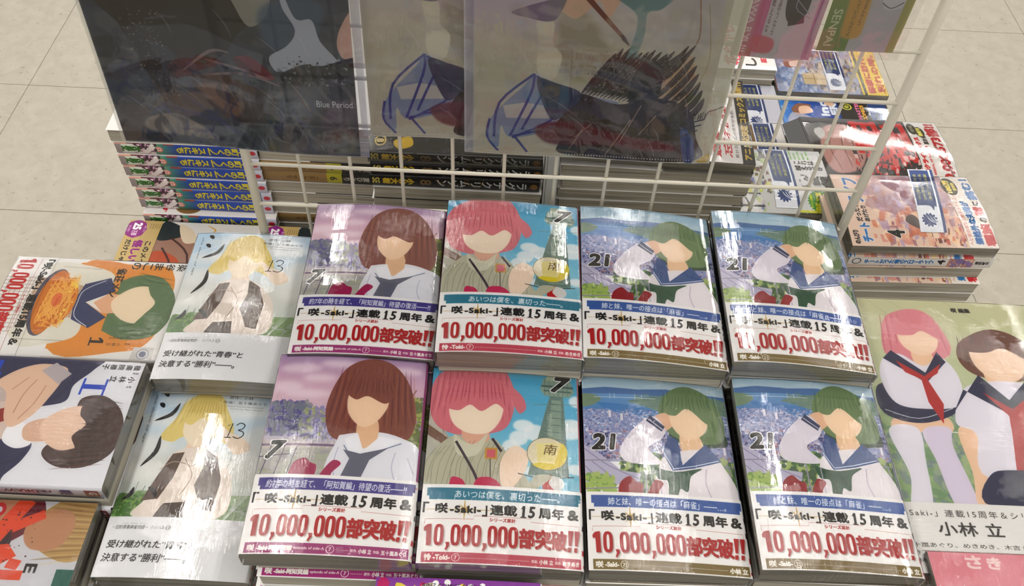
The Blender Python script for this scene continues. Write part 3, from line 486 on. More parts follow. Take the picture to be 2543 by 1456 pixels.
def art_quartet():
    p = Print(128, 182, 5, (222, 196, 178))
    p.scatter((0, 30, 128, 150), [(206, 130, 116), (226, 178, 150), (150, 100, 120), (236, 214, 190), (176, 150, 180), (200, 110, 70)], 420, 5, 16, .5, .7, 21); p.scatter((60, 40, 128, 150), [(190, 180, 214), (160, 120, 130)], 60, 6, 18, shape='b', a=.6); p.blob([(30, 90), (46, 80), (58, 96), (44, 112), (30, 106)], (234, 196, 160), 1, .5); p.blob([(28, 92), (40, 76), (52, 84), (46, 92)], (74, 46, 44)); p.scatter((2, 100, 30, 146), [(120, 70, 60), (236, 206, 150), (214, 120, 110)], 60, 3, 9, .4)
    b = (36, 110, 176)
    p.text('のんびり', 3, 4, 24, 12, K_, .5); p.text('チート', 6, 15, 36, 28, b, .9, halo=(236, 230, 226)); p.text('だったり', 38, 14, 68, 22, K_, .5); p.text('あげたり', 38, 24, 66, 31, K_, .5); p.text('ライフ', 70, 12, 120, 32, b, .9, halo=(236, 230, 226)); num(p, '4', 13, 48, 26, 70, 0)
    p.rect(0, 146, 128, 182, (230, 222, 214)); p.text('ヘビ娘の次なる相手はドラゴン!?', 4, 147.5, 94, 153, (200, 60, 50), .1); p.text('規格外な夫婦が', 5, 155, 78, 165.5, b, .6); p.text('種族', 3, 167.5, 38, 181, (198, 40, 50), .8); p.text('の', 40, 171, 49, 180, K_, .5); p.text('壁', 51, 168, 68, 181, (198, 40, 50), .8); p.text('に', 70, 171, 78, 180, K_, .5); p.text('挑む！', 80, 168, 122, 181, b, .8)
    p.ell(106, 152, 17, 10, (60, 56, 44)); p.text('100万', 93, 146, 119, 154, (232, 214, 60), .7); p.text('部突破', 98, 155, 114, 160, (232, 214, 60), .2)
    return p
def art_trial():
    p = Print(128, 182, 6, (204, 204, 202))
    p.scatter((0, 0, 128, 96), [(222, 222, 220), (206, 206, 110), (86, 90, 84), (168, 190, 120), (196, 186, 190), (110, 120, 170)], 260, 4, 13, .5, .8, 31); p.scatter((30, 30, 90, 100), [(196, 206, 90), (126, 96, 90)], 60, 2, 9, .5); p.strokes([[(4, 70), (30, 60), (30, 84)], [(10, 56), (10, 88)]], 3, (40, 40, 40), .9, False); p.scatter((80, 20, 126, 70), [(92, 104, 160), (120, 160, 90)], 80, 3, 8, shape='b')
    p.rect(0, 134, 128, 182, (206, 206, 206)); g = (118, 178, 84)
    for k, v in enumerate((137, 143, 149, 155, 161)): p.text('感動の最終巻', 104, v, 125, v + 3, g, .15) if k % 2 == 0 else p.text('待望の新章', 104, v, 120, v + 3, g, .15)
    p.text('これは', 92, 141, 102, 168, K_, .35, rot=0, vert=True); p.text('越えるべき', 78, 140, 90, 178, K_, .4, vert=True); p.text('試練', 48, 158, 68, 181, K_, .6, vert=True); p.scatter((40, 140, 70, 154), [(110, 110, 110)], 30, 1, 4)
    t = np.linspace(0, 2 * PI, 49)[:-1]; p.poly([(21 + 19 * (1 - .14 * (i % 2)) * math.cos(u), 163 + 17 * (1 - .14 * (i % 2)) * math.sin(u)) for i, u in enumerate(t)], (82, 152, 46)); p.text('95', 5, 156, 19, 168, (226, 222, 50), .9); p.text('万部', 20, 158, 36, 167, (226, 222, 50), .6); p.text('突破!!', 8, 169, 34, 177, (226, 230, 210), .5); p.text('シリーズ累計', 10, 150, 32, 153.5, (226, 222, 50), .2); p.rect(0, 134, 6, 182, (206, 206, 60)); p.rect(0, 134, 2, 182, (70, 66, 50))
    return p
def art_red():
    p = Print(148, 210, 4.6, (58, 50, 52)); r, pk = (204, 36, 36), (186, 140, 132)
    p.scatter((0, 0, 148, 160), [(40, 34, 36), (84, 76, 78), (56, 48, 50)], 120, 6, 22, .4, .8, 41); p.blob([(20, 30), (60, 16), (120, 30), (128, 70), (80, 84), (30, 70)], pk, 1, 1); p.strokes([[(24, 40), (70, 30), (120, 44)], [(30, 56), (80, 50), (120, 62)], [(40, 70), (90, 66)]], 1.4, (110, 70, 70), .8); p.blob([(90, 20), (110, 14), (120, 26), (104, 30)], (190, 190, 186)); p.ell(70, 92, 10, 10, r)
    p.strokes([[(60, 76), (142, 80)], [(64, 96), (140, 94)], [(80, 70), (76, 112)], [(110, 70), (112, 114)], [(136, 72), (134, 112)], [(60, 112), (142, 110)], [(20, 90), (60, 86)], [(40, 84), (30, 126)], [(44, 100), (66, 126)], [(34, 122), (80, 124), (120, 120)], [(40, 136), (140, 132)], [(60, 122), (50, 156)], [(100, 122), (96, 156)], [(128, 120), (138, 156)], [(44, 154), (136, 152)]], 9, r, 1, False); p.ell(90, 140, 22, 18, (196, 60, 56)); p.ell(90, 140, 7, 6, (60, 50, 54)); p.strokes([[(78, 140), (102, 140)], [(90, 130), (90, 150)]], 1.6, (220, 210, 210)); p.scatter((6, 60, 60, 160), [(210, 50, 46), (230, 200, 196), (60, 50, 54)], 90, 3, 12, .4)
    p.rect(0, 160, 148, 210, (224, 220, 216)); p.text('第1部クライマックス', 6, 163, 104, 172, r, .9); p.text('NEW ARRIVAL OF THE SERIES', 6, 175, 84, 179, r, .3); p.text('累計部数', 86, 176, 118, 184, (60, 54, 54), .5)
    p.text('10,000,573部!!', 5, 187, 142, 207, (186, 30, 38), 1.2); p.line([(20, 204), (84, 190)], 1.6, (90, 86, 86)); p.ell(126, 168, 15, 7, (60, 56, 44)); p.ell(118, 178, 14, 7, (70, 64, 40)); p.text('速報', 117, 165, 135, 171, (150, 146, 120), .3); p.text('最新刊', 107, 174, 129, 181, (228, 220, 110), .4)
    return p
def art_night():
    p = Print(128, 186, 4.6, (34, 70, 150)); p.vgrad(0, 100, [(0, (70, 150, 220)), (.4, (40, 100, 190)), (1, (34, 60, 140))]); p.scatter((0, 0, 128, 100), [(120, 190, 240), (230, 236, 244), (40, 80, 170)], 160, 1, 6, .5, .6); p.blob([(96, 40), (84, 30), (98, 20), (116, 34), (112, 56)], (150, 96, 70)); p.blob([(88, 34), (94, 56), (110, 50), (106, 34)], (236, 200, 176)); p.blob([(60, 10), (90, 20), (80, 50), (60, 44)], (210, 196, 200), .8)
    p.text('ind', 84, 68, 128, 84, (230, 234, 240), 1.4); p.text('ER', 88, 86, 122, 100, (230, 234, 240), 1.4); p.ell(120, 88, 8, 8, (226, 190, 160))
    p.rect(0, 102, 128, 186, (44, 40, 38)); p.ell(112, 116, 9, 9, (206, 206, 60)); p.ell(112, 116, 6.4, 6.4, (44, 40, 38)); p.text('e', 108, 112, 116, 120, (206, 206, 60), .5); p.text('MASTER', 78, 130, 128, 137, (226, 120, 160), .6); p.text('COMICS', 74, 138, 118, 145, (222, 170, 50), .8); p.scatter((20, 146, 128, 152), [(180, 190, 204)], 16, 2, 8)
    p.rect(30, 153, 124, 184, (48, 80, 140)); p.text('特典ペーパー', 50, 160, 100, 166, (180, 176, 90), .2)
    return p
def art_farewell():
    p = Print(134, 194, 4.4, (140, 150, 180)); p.scatter((0, 0, 134, 70), [(96, 124, 176), (200, 208, 224), (150, 168, 204)], 200, 4, 14, .5, .8, 51); p.scatter((0, 60, 134, 150), [(126, 96, 80), (176, 150, 126), (92, 74, 70), (206, 190, 170)], 200, 5, 16, .5, .8, 52); p.blob([(70, 30), (90, 24), (104, 44), (84, 60)], (150, 100, 74)); p.blob([(74, 36), (88, 36), (92, 54), (78, 56)], (232, 206, 190)); p.rect(24, 52, 56, 92, (206, 186, 150)); p.strokes([[(24, 72), (56, 72)], [(40, 52), (40, 92)]], 1.2, (150, 124, 92), 1, False)
    Y = (226, 200, 40); p.rect(0, 150, 134, 194, Y); p.rect(0, 153, 134, 158, (60, 54, 40)); p.text('シリーズ最新作いよいよ刊行、完結へ', 4, 154, 130, 157, (196, 180, 60), .1); r = (188, 60, 40)
    p.text('御嶽に訪れし', 4, 161, 126, 175, r, .9); p.text('別れの時。', 8, 178, 118, 192, r, .9); p.rect(0, 0, 134, 2, (110, 30, 44)); return p
def art_script():
    p = Print(148, 210, 4, (218, 214, 212)); p.scatter((0, 0, 148, 150), [(120, 130, 170), (190, 200, 214), (220, 214, 206)], 120, 5, 20, .5, .6); r = (190, 60, 64)
    for k, t in enumerate(('君がくれた', '最後の夏を', '忘れない')): p.text(t, 8, 154 + 12 * k, 100 + 12 * k, 163 + 12 * k, r, .25, .2)
    p.text('累計百万部の青春群像劇、ここに完結', 8, 190, 130, 194, (90, 86, 86), .1); p.rect(0, 197, 148, 210, (52, 50, 50)); p.text('アニメ化決定 コミックス最新刊', 6, 199, 142, 208, (200, 172, 84), .5); return p
def art_black():
    p = Print(128, 182, 4, (26, 24, 26)); p.scatter((0, 0, 128, 182), [(44, 40, 42), (60, 56, 60)], 80, 5, 18, .4, .5); p.scatter((60, 60, 128, 176), [(90, 96, 130), (120, 110, 130)], 60, 2, 10, .3, .4)
    p.blob([(104, 140), (118, 136), (124, 150), (112, 156)], (206, 172, 40)); p.ell(112, 170, 8, 6, (206, 180, 60)); p.ell(112, 170, 6.4, 4.6, (26, 24, 26)); p.text('8', 109, 166, 115, 174, (206, 180, 60), .4); return p
def art_misc(k):
    p = Print(128, 182, 3.5, [(206, 206, 216), (226, 222, 220), (228, 226, 224), (130, 60, 150), (222, 120, 140)][k])
    if k == 0:
        p.rect(0, 60, 128, 110, (88, 80, 140)); p.scatter((0, 0, 128, 100), [(70, 60, 120), (150, 170, 160), (220, 220, 226), (40, 40, 50)], 80, 4, 16, .5, .8); p.rect(6, 116, 122, 146, (196, 196, 206)); p.text('M', 40, 90, 70, 108, (180, 150, 190), .8); p.ell(40, 136, 12, 10, (170, 170, 180)); p.ell(40, 136, 10.5, 8.5, (200, 200, 210)); p.text('コミック新刊', 96, 112, 122, 160, (120, 120, 130), .2)
    if k == 1: p.blob([(60, 110), (112, 104), (124, 124), (110, 142), (64, 140)], (128, 96, 56)); p.text('発売中です', 60, 150, 122, 158, (196, 50, 60), .5); p.text('好評連載', 60, 160, 110, 166, (110, 108, 104), .3)
    if k == 2: p.text('わたしの', 20, 60, 120, 80, (60, 58, 60), .4); p.text('花やかも', 10, 96, 124, 126, (206, 44, 70), 1); p.text('しれない', 10, 130, 124, 150, K_, .9); p.rect(20, 158, 124, 168, (200, 60, 76)); p.text('第一巻', 30, 160, 110, 166, W_, .5)
    if k == 3:
        p.scatter((0, 0, 128, 60), [(190, 30, 90), (70, 130, 190), (224, 210, 60)], 30, 6, 14, shape='b'); p.blob([(20, 40), (28, 12), (48, 4), (58, 30)], (176, 166, 140)); p.blob([(70, 40), (84, 10), (108, 12), (116, 40)], (110, 106, 120))
        for x in range(46, 84, 9): p.ell(x, 3 + x % 5, 2.5, 2.5, W_)
        p.text('RINZ COMICS RUTILE COLLECTION LUXE', 36, 4, 124, 7.4, (36, 20, 40), .12)
    if k == 4: p.rect(0, 0, 128, 182, (222, 140, 152)); p.text('さ', 30, 2, 44, 14, (240, 216, 214), .6); p.rect(96, 0, 128, 14, (66, 62, 76)); p.text('き', 48, 3, 60, 14, (240, 216, 214), .6)
    return p
def spine(kind, t=19):
    h = 182; r = 7
    if kind == 'comic':
        p = Print(t, h, r, (40, 70, 160)); p.vgrad(0, 14, [(0, (196, 198, 214)), (1, (196, 198, 214))]); p.ell(t / 2, 7, 3.6, 4.5, (190, 50, 60)); p.text('下町のくノ一スキにち！', 3, 15, t - 3, 112, (214, 200, 62), .55, vert=True, halo=(36, 50, 90), hw=.3)
        p.rect(0, 112, t, 182, (92, 140, 112)); p.vgrad(104, 124, [(0, (40, 76, 150)), (1, (70, 140, 120))]); p.ell(t / 2, 126, 4.6, 5, (206, 120, 110)); p.text('12', 6.5, 123, t - 6.5, 129, (240, 220, 210), .3); p.rect(0, 132, t, 160, (150, 100, 130)); p.scatter((0, 130, t, 158), [(110, 70, 90), (220, 190, 200), (60, 40, 50), (236, 230, 226)], 60, 2, 5, shape='b'); p.rect(0, 158, t, 182, (204, 190, 184)); p.blob([(3, 158), (14, 156), (16, 176), (4, 178)], (214, 220, 208)); p.text('やじまけん', 5, 150, t - 4, 175, (44, 104, 36), 1.0, vert=True); p.rect(0, 174, t, 182, (150, 140, 140)); p.rect(0, 166, 2.6, 182, (214, 160, 140)); p.rect(0, 150, 1.6, 166, (96, 30, 34)); p.rect(0, 60, 1, 104, (90, 120, 190)); p.rect(0, 106, 2.4, 120, (140, 60, 50))
    elif kind == 'black':
        p = Print(t, h, r, (22, 20, 20)); p.scatter((0, 0, t, h), [(60, 46, 26), (36, 32, 30)], 40, 2, 9, .5, .6); p.ell(t / 2, 6, 4, 4, (120, 86, 40)); p.text('ラグナクリムゾン', 3, 14, t - 3, 110, (186, 186, 186), .35, vert=True); p.text('8', 4.5, 116, t - 4.5, 128, (120, 92, 56), .3); p.text('小林大樹', 4, 134, t - 4, 168, (206, 172, 40), .5, vert=True); p.text('SE', 4, 171, t - 4, 179, (200, 180, 80), .3); p.strokes([[(2, 60), (14, 66), (6, 80)], [(12, 100), (4, 112)]], .6, (190, 140, 60), .7)
    elif kind == 'tan':
        p = Print(t, h, r, (40, 38, 34)); p.rect(0, 96, t, 182, (146, 118, 74)); p.rect(0, 76, t, 96, (176, 170, 50)); p.text('6', 6, 82, t - 6, 92, (60, 56, 40), .4); p.text('ざつ旅ひとり', 5, 22, t - 5, 74, (170, 168, 160), .4, vert=True); p.rect(0, 0, t, 18, (150, 146, 60)); p.text('ニチカ ヤマ', 6, 108, t - 6, 150, (90, 66, 40), .2, vert=True)
    elif kind == 'pale':
        p = Print(t, h, r, (206, 200, 196)); p.ell(t / 2, 10, 5, 6, (90, 90, 96)); p.ell(t / 2, 10, 3.6, 4.4, (206, 200, 196)); p.text('チートだった俺のスローライフ', 5, 20, t - 5, 108, (40, 100, 160), .4, vert=True); p.text('4', 5, 112, t - 5, 122, K_, .6); p.rect(0, 126, t, 158, (170, 120, 110)); p.scatter((0, 126, t, 158), [(214, 170, 140), (120, 100, 150)], 30, 2, 6, shape='b'); p.text('漫画家名', 6, 160, t - 6, 178, K_, .2, vert=True)
    elif kind == 'draw':
        p = Print(t, h, r, (214, 212, 218)); p.rect(3, 4, t - 3, 16, (140, 60, 66)); p.text('G', 6, 6, t - 6, 13, (226, 220, 222), .4); p.text('咲', 4, 26, t - 4, 38, (40, 50, 130), .8); p.text('re:DRAW', 6, 44, t - 6, 84, (40, 40, 60), .3, rot=1); p.text('STEP TILL', 9, 90, t - 8, 112, (110, 110, 130), .1, rot=1); p.rect(0, 118, t, 150, (50, 50, 110)); p.text('1', 5, 160, t - 5, 172, (30, 60, 170), .7)
    elif kind == 'gold':
        p = Print(t, h, r, (110, 24, 40)); p.rect(0, 148, t, 182, (222, 198, 50)); p.text('長い旅の終わりに', 5, 30, t - 5, 120, (210, 180, 110), .3, vert=True)
    else:
        c = {'violet': (150, 60, 120), 'rose': (200, 120, 130), 'bay': (150, 160, 180), 'plain': (214, 212, 210), 'dark': (60, 56, 60)}[kind]
        p = Print(t, h, 4, (226, 224, 222)); p.rect(0, 116, t, 182, (236, 234, 232)); p.rect(0, 0, t, 116, c); p.text('咲-Saki-', 5, 20, t - 5, 80, W_, .4, vert=True); p.scatter((1, 120, t - 1, 180), [(60, 50, 60), (190, 30, 40)], 22, 1, 4)
    return p
def art_folder(k):
    """translucent plastic file with a loose painterly print"""
    H_ = 310; p = Print(220, H_, 3.2, (196, 196, 176), .90); f = lambda L: [(x, H_ - y) for x, y in L]
    p.al = .985
    if k == 0:
        p.rect(0, 0, 212, H_, (58, 64, 72)); p.al = None
        p.scatter((0, 150, 212, 308), [(44, 46, 46), (84, 96, 108), (60, 72, 92), (104, 108, 104), (50, 52, 64)], 200, 10, 34, .6, .35, 61, 'b', 1); p.blob(f([(12, 165), (110, 170), (138, 149), (136, 136), (121, 121), (109, 104), (93, 91), (77, 92), (57, 108), (30, 124)]), (46, 44, 40)); p.blob(f([(120, 170), (150, 160), (146, 140), (132, 130), (124, 146)]), (150, 150, 140), .9); p.blob(f([(146, 150), (190, 156), (180, 118), (150, 110), (140, 124)]), (74, 94, 112), .8, 2)
        R = np.random.RandomState(4); p.strokes([[(28 + R.uniform(-3, 9), 310 - 140 + R.uniform(-6, 6)), (40 + R.uniform(-4, 12), 310 - 96), (52 + R.uniform(-5, 10), 310 - R.uniform(40, 60))] for _ in range(34)], 1.6, (40, 38, 34), .75); p.scatter((30, 170, 62, 262), [(120, 120, 110), (90, 92, 90)], 160, .5, 1.8)
        p.blob(f([(160, 170), (169, 141), (182, 140), (187, 121), (200, 100), (179, 97), (152, 89), (145, 94), (145, 104), (160, 115), (168, 130), (160, 150)]), (168, 174, 184)); p.blob(f([(215, 150), (204, 135), (200, 118), (204, 106), (214, 109)]), (196, 160, 146)); p.blob(f([(152, 87), (172, 98), (185, 97), (214, 107), (214, 92), (179, 82), (155, 77)]), (26, 28, 28)); p.scatter((150, 204, 212, 232), [(150, 160, 164), (20, 22, 22)], 120, .5, 2); p.blob(f([(114, 98), (129, 101), (146, 82), (128, 82)]), (110, 44, 56)); p.strokes([[(70, 228), (96, 206), (112, 206)], [(90, 214), (120, 222), (142, 230)], [(80, 232), (120, 226), (150, 236)]], 3, (160, 140, 140), .7, 2)
        p.blob(f([(72, 73), (90, 80), (119, 76), (144, 62), (136, 36), (113, 28), (89, 44), (71, 55)]), (70, 62, 62), .9, 1); p.blob(f([(79, 67), (101, 72), (117, 60), (109, 38), (96, 44)]), (130, 102, 88), .9, 1.5); p.strokes([[(40, 262), (60, 270), (90, 280), (120, 300)], [(64, 250), (90, 276), (110, 300)], [(30, 280), (46, 268), (52, 286)], [(150, 250), (144, 280), (130, 296)]], 4, (50, 58, 110), .6, 2, .5); p.blob(f([(30, 29), (50, 35), (65, 30), (87, 10), (57, 10), (26, 16)]), (156, 146, 132), .9, 1); p.blob(f([(180, 30), (206, 30), (206, 6), (170, 8)]), (128, 128, 118), .8, 2); p.scatter((130, 250, 206, 306), [(60, 66, 84), (90, 96, 110), (74, 58, 66)], 40, 6, 18, .6, .4, 62, 'b', 1.5)
        R = np.random.RandomState(31)
        for c, n_, w_ in (((88, 96, 112), 26, 5), ((44, 46, 60), 24, 6), ((120, 118, 112), 14, 4), ((52, 60, 104), 16, 3), ((98, 70, 66), 8, 4)): p.strokes([[(x, y), (x + R.uniform(-10, 14), y + R.uniform(6, 18)), (x + R.uniform(-16, 22), y + R.uniform(16, 34))] for x, y in [(R.uniform(20, 200), R.uniform(205, 296)) for _ in range(n_)]], w_, c, .42, 2, .6)
        p.text('Blue Period.', 178, H_ - 62, 210, H_ - 55, (214, 218, 222), .15)
        p.al = .5; p.rect(212, 0, 220, H_, (150, 152, 170)); p.rect(0, 0, 3, H_, (200, 200, 190)); p.al = None
        x0, x1 = 14, 176
    else:
        p.rect(0, 0, 206, H_, (184, 180, 162)); p.al = None
        p.vgrad(120, 230, [(0, (168, 172, 186)), (.4, (190, 182, 176)), (.7, (186, 180, 160)), (1, (182, 178, 158))], 0, 200); p.blob(f([(80, 160), (110, 130), (120, 100), (96, 84), (76, 100), (72, 130)]), (150, 142, 120), .8, 3); p.blob(f([(57, 141), (70, 140), (71, 120), (79, 109), (75, 88), (64, 84), (59, 100), (60, 118)]), (206, 200, 176), .95, .6)
        p.blob(f([(65, 170), (65, 158), (75, 150), (87, 144), (98, 154), (104, 160), (112, 146), (118, 156), (120, 170)]), (204, 172, 146)); p.blob(f([(37, 146), (50, 153), (68, 160), (80, 168), (74, 146), (66, 140), (51, 142)]), (126, 120, 124)); p.poly(f([(92, 162), (98, 162), (128, 128), (132, 121), (124, 128)]), (110, 56, 40)); p.poly(f([(124, 132), (128, 128), (132, 120), (125, 126)]), (60, 44, 40))
        p.blob(f([(116, 166), (160, 168), (152, 154), (142, 150), (142, 128), (134, 94), (124, 90), (133, 120), (134, 148)]), (92, 128, 128), .9, .6); p.blob(f([(162, 166), (196, 166), (198, 130), (186, 108), (166, 120), (158, 146)]), (172, 168, 164), .8, 2); p.line(f([(180, 166), (186, 130), (178, 110)]), 1.2, (140, 104, 80), .8); p.blob(f([(184, 112), (190, 80), (184, 56), (158, 34), (160, 70), (170, 101)]), (186, 152, 116))
        R = np.random.RandomState(33)
        for c, n_, w_ in (((206, 200, 186), 26, 8), ((160, 156, 150), 20, 7), ((176, 168, 140), 20, 8), ((172, 176, 192), 14, 8)): p.strokes([[(x, y), (x + R.uniform(-10, 20), y + R.uniform(-4, 12)), (x + R.uniform(-6, 34), y + R.uniform(0, 16))] for x, y in [(R.uniform(10, 190), R.uniform(150, 240)) for _ in range(n_)]], w_, c, .3, 2, 1.2)
        p.blob(f([(59, 89), (74, 79), (99, 71), (131, 62), (100, 40), (83, 33), (42, 20), (32, 33), (30, 8), (21, 21), (22, 38), (32, 55), (49, 76)]), (128, 142, 168)); p.poly(f([(33, 55), (52, 60), (78, 56), (72, 44), (36, 42)]), (186, 182, 178)); p.strokes([f(L) for L in ([(58, 90), (56, 70), (40, 22)], [(58, 90), (30, 58), (26, 20)], [(60, 88), (80, 50), (42, 20)], [(42, 22), (84, 36)], [(70, 80), (60, 56), (50, 30)], [(22, 40), (20, 20), (30, 4)], [(44, 22), (56, 4)])], 2.2, (44, 54, 130), .85)
        p.blob(f([(96, 72), (130, 62), (160, 70), (190, 60), (202, 30), (204, 3), (92, 3), (84, 20), (78, 34), (86, 52)]), (52, 44, 42)); p.blob(f([(60, 84), (76, 82), (98, 72), (88, 52), (74, 44)]), (56, 62, 88), .9); p.blob(f([(62, 34), (92, 42), (130, 30), (180, 22), (178, 12), (120, 16), (92, 14), (70, 18)]), (96, 34, 44), .8, 1)
        k2 = (44, 38, 38); st = []; R = np.random.RandomState(9)
        for q in range(13): st.append(f([(98 + q * 3.2, 72 - q * .6), (112 + q * 4.6, 94), (122 + q * 5.2, 118 + R.uniform(-5, 5))]))
        for q in range(6): st.append(f([(158 + q * 4, 66 - q * 6), (176 + q * 4, 92 - q * 7), (186 + q * 3, 112 - q * 8)]))
        p.strokes(st, 6.2, k2, .86, 2); R = np.random.RandomState(8); p.strokes([[(q[0][0] + R.uniform(-2, 2), q[0][1]), (q[1][0] + R.uniform(-2, 2), q[1][1]), (q[2][0] + R.uniform(-3, 3), q[2][1])] for q in st], .7, (110, 98, 88), .7, 2); p.scatter((100, 196, 180, 246), [(140, 126, 110)], 260, .4, 1.5); p.blob(f([(140, 96), (160, 104), (162, 70), (140, 60)]), (40, 42, 48), .9)
        p.strokes([f([(97, 24), (110, 40)]), f([(93, 10), (104, 36)]), f([(125, 4), (143, 46)]), f([(136, 20), (150, 62)]), f([(152, 30), (164, 52)])], 4, (196, 168, 142), .9, 2); p.blob(f([(187, 40), (200, 28), (205, 3), (196, 3)]), (52, 72, 128))
        z = [(180, 50)]
        for q in range(14): z += [(181 + q * 1.9, 44 + q * .5), (183 + q * 1.9, 51 + q * .5 + (q % 3))]
        p.line(f(z + [(212, 60), (219, 64)]), .8, (30, 30, 32), 1, False); p.strokes([f([(184, 42), (206, 50)]), f([(184, 36), (204, 44)]), f([(188, 30), (202, 38)])], 1.2, (30, 30, 32), .9); p.blob(f([(208, 2), (214, 10), (218, 10), (218, 2)]), (196, 168, 60)); p.line([(188, 150), (198, 200), (190, 235)], .6, (150, 130, 80), .7)
        p.al = .55; p.rect(0, 0, 8, H_, (190, 190, 196)); p.rect(7.4, 0, 8, H_, (214, 214, 220)); p.al = None
        x0, x1 = 18, 202
    R = np.random.RandomState(20 + k); cr = []
    for q in range(16): u, v = R.uniform(10, 200), R.uniform(160, 300); an = R.uniform(.6, 1.4); L_ = R.uniform(10, 40); cr.append([(u, v), (u + L_ * .5 * math.cos(an) + 2, v + L_ * .5 * math.sin(an)), (u + L_ * math.cos(an), v + L_ * math.sin(an))])
    p.strokes(cr, 1.1, (206, 208, 212), .28, 2, .3)
    for x in np.arange(x0, x1, 2.5): p.rect(x, H_ - 4.2, x + 1.0, H_ - 2.8, (206, 206, 200) if k else (44, 48, 56))
    p.rect(0, H_ - .8, 220, H_, (210, 210, 206), .6)
    return p
def art_card(k):
    p = Print(64, 110, 5, (200, 196, 198)); f = lambda y: 110 - y
    if k == 0:
        p.vgrad(0, 110, [(0, (188, 140, 166)), (.6, (196, 140, 156)), (1, (190, 96, 98))], 0, 20); p.vgrad(0, 110, [(0, (206, 170, 190)), (1, (206, 170, 190))], 16, 20); p.rect(12, 40, 22, 100, (196, 70, 130), .7, 1); p.rect(20, 0, 58, 110, (196, 192, 194)); p.rect(57, 0, 64, 110, (190, 140, 168)); p.text('TSUKAWA RYUJI', 4, 30, 11, 106, (226, 206, 206), .15, rot=1)
        p.blob([(33, 40), (48, 44), (50, 66), (44, 76), (36, 74), (32, 60)], (40, 40, 48)); p.poly([(36, 68), (48, 66), (50, 76), (38, 79)], (24, 24, 30)); p.strokes([[(34, 50), (44, 60), (52, 68)], [(44, 44), (40, 62), (54, 72)]], .8, (150, 154, 168)); p.text('まだ戦えるな', 21, 40, 24, 86, (70, 30, 50), .1, vert=True); p.text('嬉しいと思うなら', 26, 30, 29, 88, (70, 30, 50), .1, vert=True); p.blob([(14, 90), (30, 92), (30, 104), (15, 104)], (206, 76, 100), .8, .6)
    else:
        p.vgrad(0, 110, [(0, (150, 160, 100)), (.6, (124, 146, 74)), (1, (98, 140, 56))], 0, 24); p.rect(24, 0, 58, 110, (188, 186, 190)); p.rect(57, 0, 64, 110, (170, 166, 96)); p.text('SENPAI', 4, 72, 11, 105, (206, 214, 180), .15, rot=1); p.blob([(14, 50), (28, 52), (32, 90), (28, 98), (16, 96), (14, 80)], (206, 156, 56), .9, .8)
        p.text('猫が可愛くていいんだよ', 20, 40, 23, 96, (70, 56, 30), .1, vert=True); p.text('高く見えるなら', 26, 36, 29, 86, (70, 56, 30), .1, vert=True); p.blob([(40, 50), (54, 50), (56, 68), (42, 70)], (206, 206, 210)); p.line([(40, 66), (48, 70), (56, 64)], .8, (80, 80, 90))
    return p
# ------------------------------------------------------------------ materials
def paper_edge():
    m, N, L, P = nodes('page_edges'); tc = N.new('ShaderNodeTexCoord'); mp = N.new('ShaderNodeMapping'); mp.inputs['Scale'].default_value = (4, 4, 900)
    n = N.new('ShaderNodeTexNoise'); n.inputs['Scale'].default_value = 1.6; n.inputs['Detail'].default_value = 5; r = N.new('ShaderNodeValToRGB')
    r.color_ramp.elements[0].position = .3; r.color_ramp.elements[0].color = lin((132, 126, 112)); r.color_ramp.elements[1].position = .7; r.color_ramp.elements[1].color = lin((186, 180, 164))
    m2 = N.new('ShaderNodeMapping'); m2.inputs['Scale'].default_value = (5, 5, 130); n2 = N.new('ShaderNodeTexNoise'); n2.inputs['Scale'].default_value = 1.3; n2.inputs['Detail'].default_value = 2
    mr = N.new('ShaderNodeMapRange'); mr.inputs[1].default_value = .36; mr.inputs[2].default_value = .46; mr.inputs[3].default_value = .68; mr.inputs[4].default_value = 1
    mx = N.new('ShaderNodeMix'); mx.data_type = 'RGBA'; mx.blend_type = 'MULTIPLY'; mx.inputs[0].default_value = 1
    oi = N.new('ShaderNodeObjectInfo'); ad = N.new('ShaderNodeVectorMath'); ad.operation = 'ADD'; sc = N.new('ShaderNodeVectorMath'); sc.operation = 'SCALE'; sc.inputs['Scale'].default_value = .3
    cx_ = N.new('ShaderNodeCombineXYZ')
    for k in range(3): L.new(oi.outputs['Random'], cx_.inputs[k])
    L.new(cx_.outputs[0], sc.inputs[0]); L.new(tc.outputs['Object'], ad.inputs[0]); L.new(sc.outputs[0], ad.inputs[1])
    L.new(ad.outputs[0], mp.inputs[0]); L.new(mp.outputs[0], n.inputs[0]); L.new(n.outputs['Fac'], r.inputs[0]); L.new(ad.outputs[0], m2.inputs[0]); L.new(m2.outputs[0], n2.inputs[0]); L.new(n2.outputs['Fac'], mr.inputs[0])
    L.new(r.outputs[0], mx.inputs[6]); L.new(mr.outputs[0], mx.inputs[7]); L.new(mx.outputs[2], P.inputs['Base Color']); P.inputs['Roughness'].default_value = .8
    b = N.new('ShaderNodeBump'); b.inputs['Strength'].default_value = .5; b.inputs['Distance'].default_value = .0006; L.new(n.outputs['Fac'], b.inputs['Height']); L.new(b.outputs[0], P.inputs['Normal']); return m
